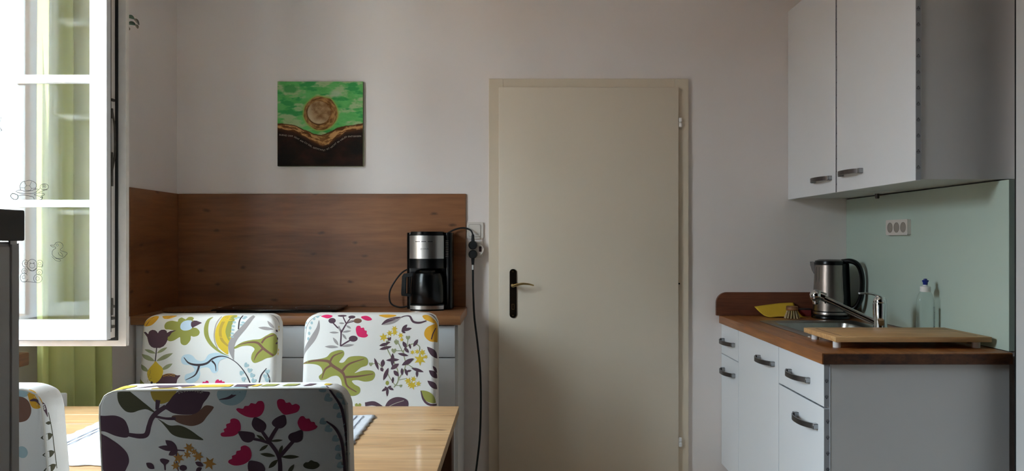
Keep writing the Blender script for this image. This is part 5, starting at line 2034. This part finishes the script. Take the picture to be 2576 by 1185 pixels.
P3.stroke([(2215, 437), (2290, 500), (2340, 600), (2360, 740), (2368, 930)], [12, 24, 26, 24, 24], 'plum')
P3.conv = conv_top
P3.blob([(190, 142), (290, 102), (440, 93), (425, 130), (340, 150)], 'yellow')
P3.poly([(470, 142), (560, 110), (640, 88), (960, 84), (1045, 120), (960, 112), (900, 127), (850, 106), (770, 132), (700, 134), (640, 108)], 'plum')
P3.poly([(870, 135), (940, 122), (1010, 100), (1030, 80), (1335, 80), (1330, 118), (1000, 128)], 'yellow')
P3.poly([(1365, 75), (1560, 70), (1480, 118), (1365, 120)], 'plum')
P3.poly([(1510, 116), (1565, 70), (1605, 70), (1580, 112)], 'yellow')
P3.poly([(1600, 112), (1650, 66), (1765, 66), (1730, 108)], 'olive')
P3.poly([(1800, 108), (1845, 60), (1965, 58), (1920, 104)], 'olive')
P3.poly([(1990, 106), (2055, 54), (2125, 52), (2060, 102)], 'plum')
P3.blob([(2180, 90), (2200, 52), (2262, 55), (2235, 92)], 'yellow')

# ---- print of the chair at the left picture edge (back)
C4X, C4Y = -1.149, 1.466
P4 = Print(lambda a, b: ((a / 2.925 - VX) * C4Y / FPX - C4X, CAMZ - (780 + b / 2.925 - VY) * C4Y / FPX))
P4.blob([(120, 580), (200, 570), (250, 585), (235, 620), (170, 640), (110, 640)], 'teal')
P4.blob([(250, 560), (330, 560), (340, 640), (320, 700), (285, 718), (250, 700), (240, 640)], 'amber')
P4.blob([(60, 650), (160, 630), (225, 650), (246, 710), (235, 770), (190, 815), (100, 820), (50, 760)], 'brown')
P4.stroke([(248, 655), (300, 640), (330, 670), (345, 730), (360, 790)], [10, 32, 40, 26, 6], 'plum')
for q in ((395, 845, 337, 832, 26), (400, 935, 298, 940, 52), (405, 1070, 300, 1070, 52), (410, 1170, 300, 1190, 56)):
    P4.leaf(*q, 'forest')
P4.stroke([(372, 760), (395, 900), (405, 1050), (415, 1200)], 8, 'forest')
P4.ell(150, 1050, 42, 45, 'teal')
P4.blob([(40, 950), (90, 930), (130, 960), (120, 1010), (60, 1020)], 'amber')

# chairs: loc is chosen so that the printed face stands where its print was measured
LEAN = 0.11
make_chair('floral chair on the far side of the table, next to the window sash', (C1X, C1Y - LEAN * (0.90 - 0.40), 0), 0.0, 0.250, 0.962, 0.085, P1)
make_chair('floral chair on the far side of the table, in front of the drawers', (C2X, C2Y - LEAN * (0.86 - 0.40), 0), 0.0, 0.250, 0.962, 0.085, P2)


def near_loc(cx, cy_, rz, T, H):
    # rotated by 180 deg + rz; the rear surface at the top edge passes through (cx, cy_)
    d = LEAN * (H - 0.40) + T
    a = PI + rz
    return (cx - (-math.sin(a)) * d, cy_ - math.cos(a) * d, 0)


make_chair('shaded floral chair seen from behind, on the near side of the table', near_loc(C3X, C3Y, RZ3, T3, H3), PI + RZ3, 0.240, H3, T3, None, P3)
RZ4 = math.radians(-3)
make_chair('floral chair cut off at the left picture edge, behind the white panel', near_loc(C4X, C4Y, RZ4, T3, 0.955), PI + RZ4, 0.238, 0.955, T3, None, P4)

# ------------------------------------------------------------------ white cabinet with black top at the left picture edge
sp = thing('sideboard', 'white cabinet with thick black top at the left picture edge', 'cabinet', (-0.99, 0.77, 0))
CXF = -0.700
bm = B()
box(bm, -1.28, CXF - 0.004, 0.47, 1.068, 0.0, 1.238, 0.002, 1)
obj('body', bm, M_WHITEP, sp)
bm = B()
box(bm, CXF - 0.004, CXF, 0.475, 1.0475, 0.06, 1.232, 0.001, 1)
dq = obj('door', bm, M_WHITEP, sp)
bm = B()
box(bm, CXF - 0.0035, CXF - 0.0005, 1.0515, 1.068, 0.06, 1.236, 0.0008, 1)
obj('edge_strip', bm, M_WHITEP, sp)
bm = B()
box(bm, -1.30, CXF + 0.001, 0.45, 1.078, 1.2395, 1.283, 0.002, 2)
obj('top_slab', bm, M_BLACKM, sp)
bm = B()
box(bm, CXF - 0.002, CXF + 0.0008, 1.047, 1.061, 1.2345, 1.2395)
obj('clip', bm, M_CAPW, sp, None)
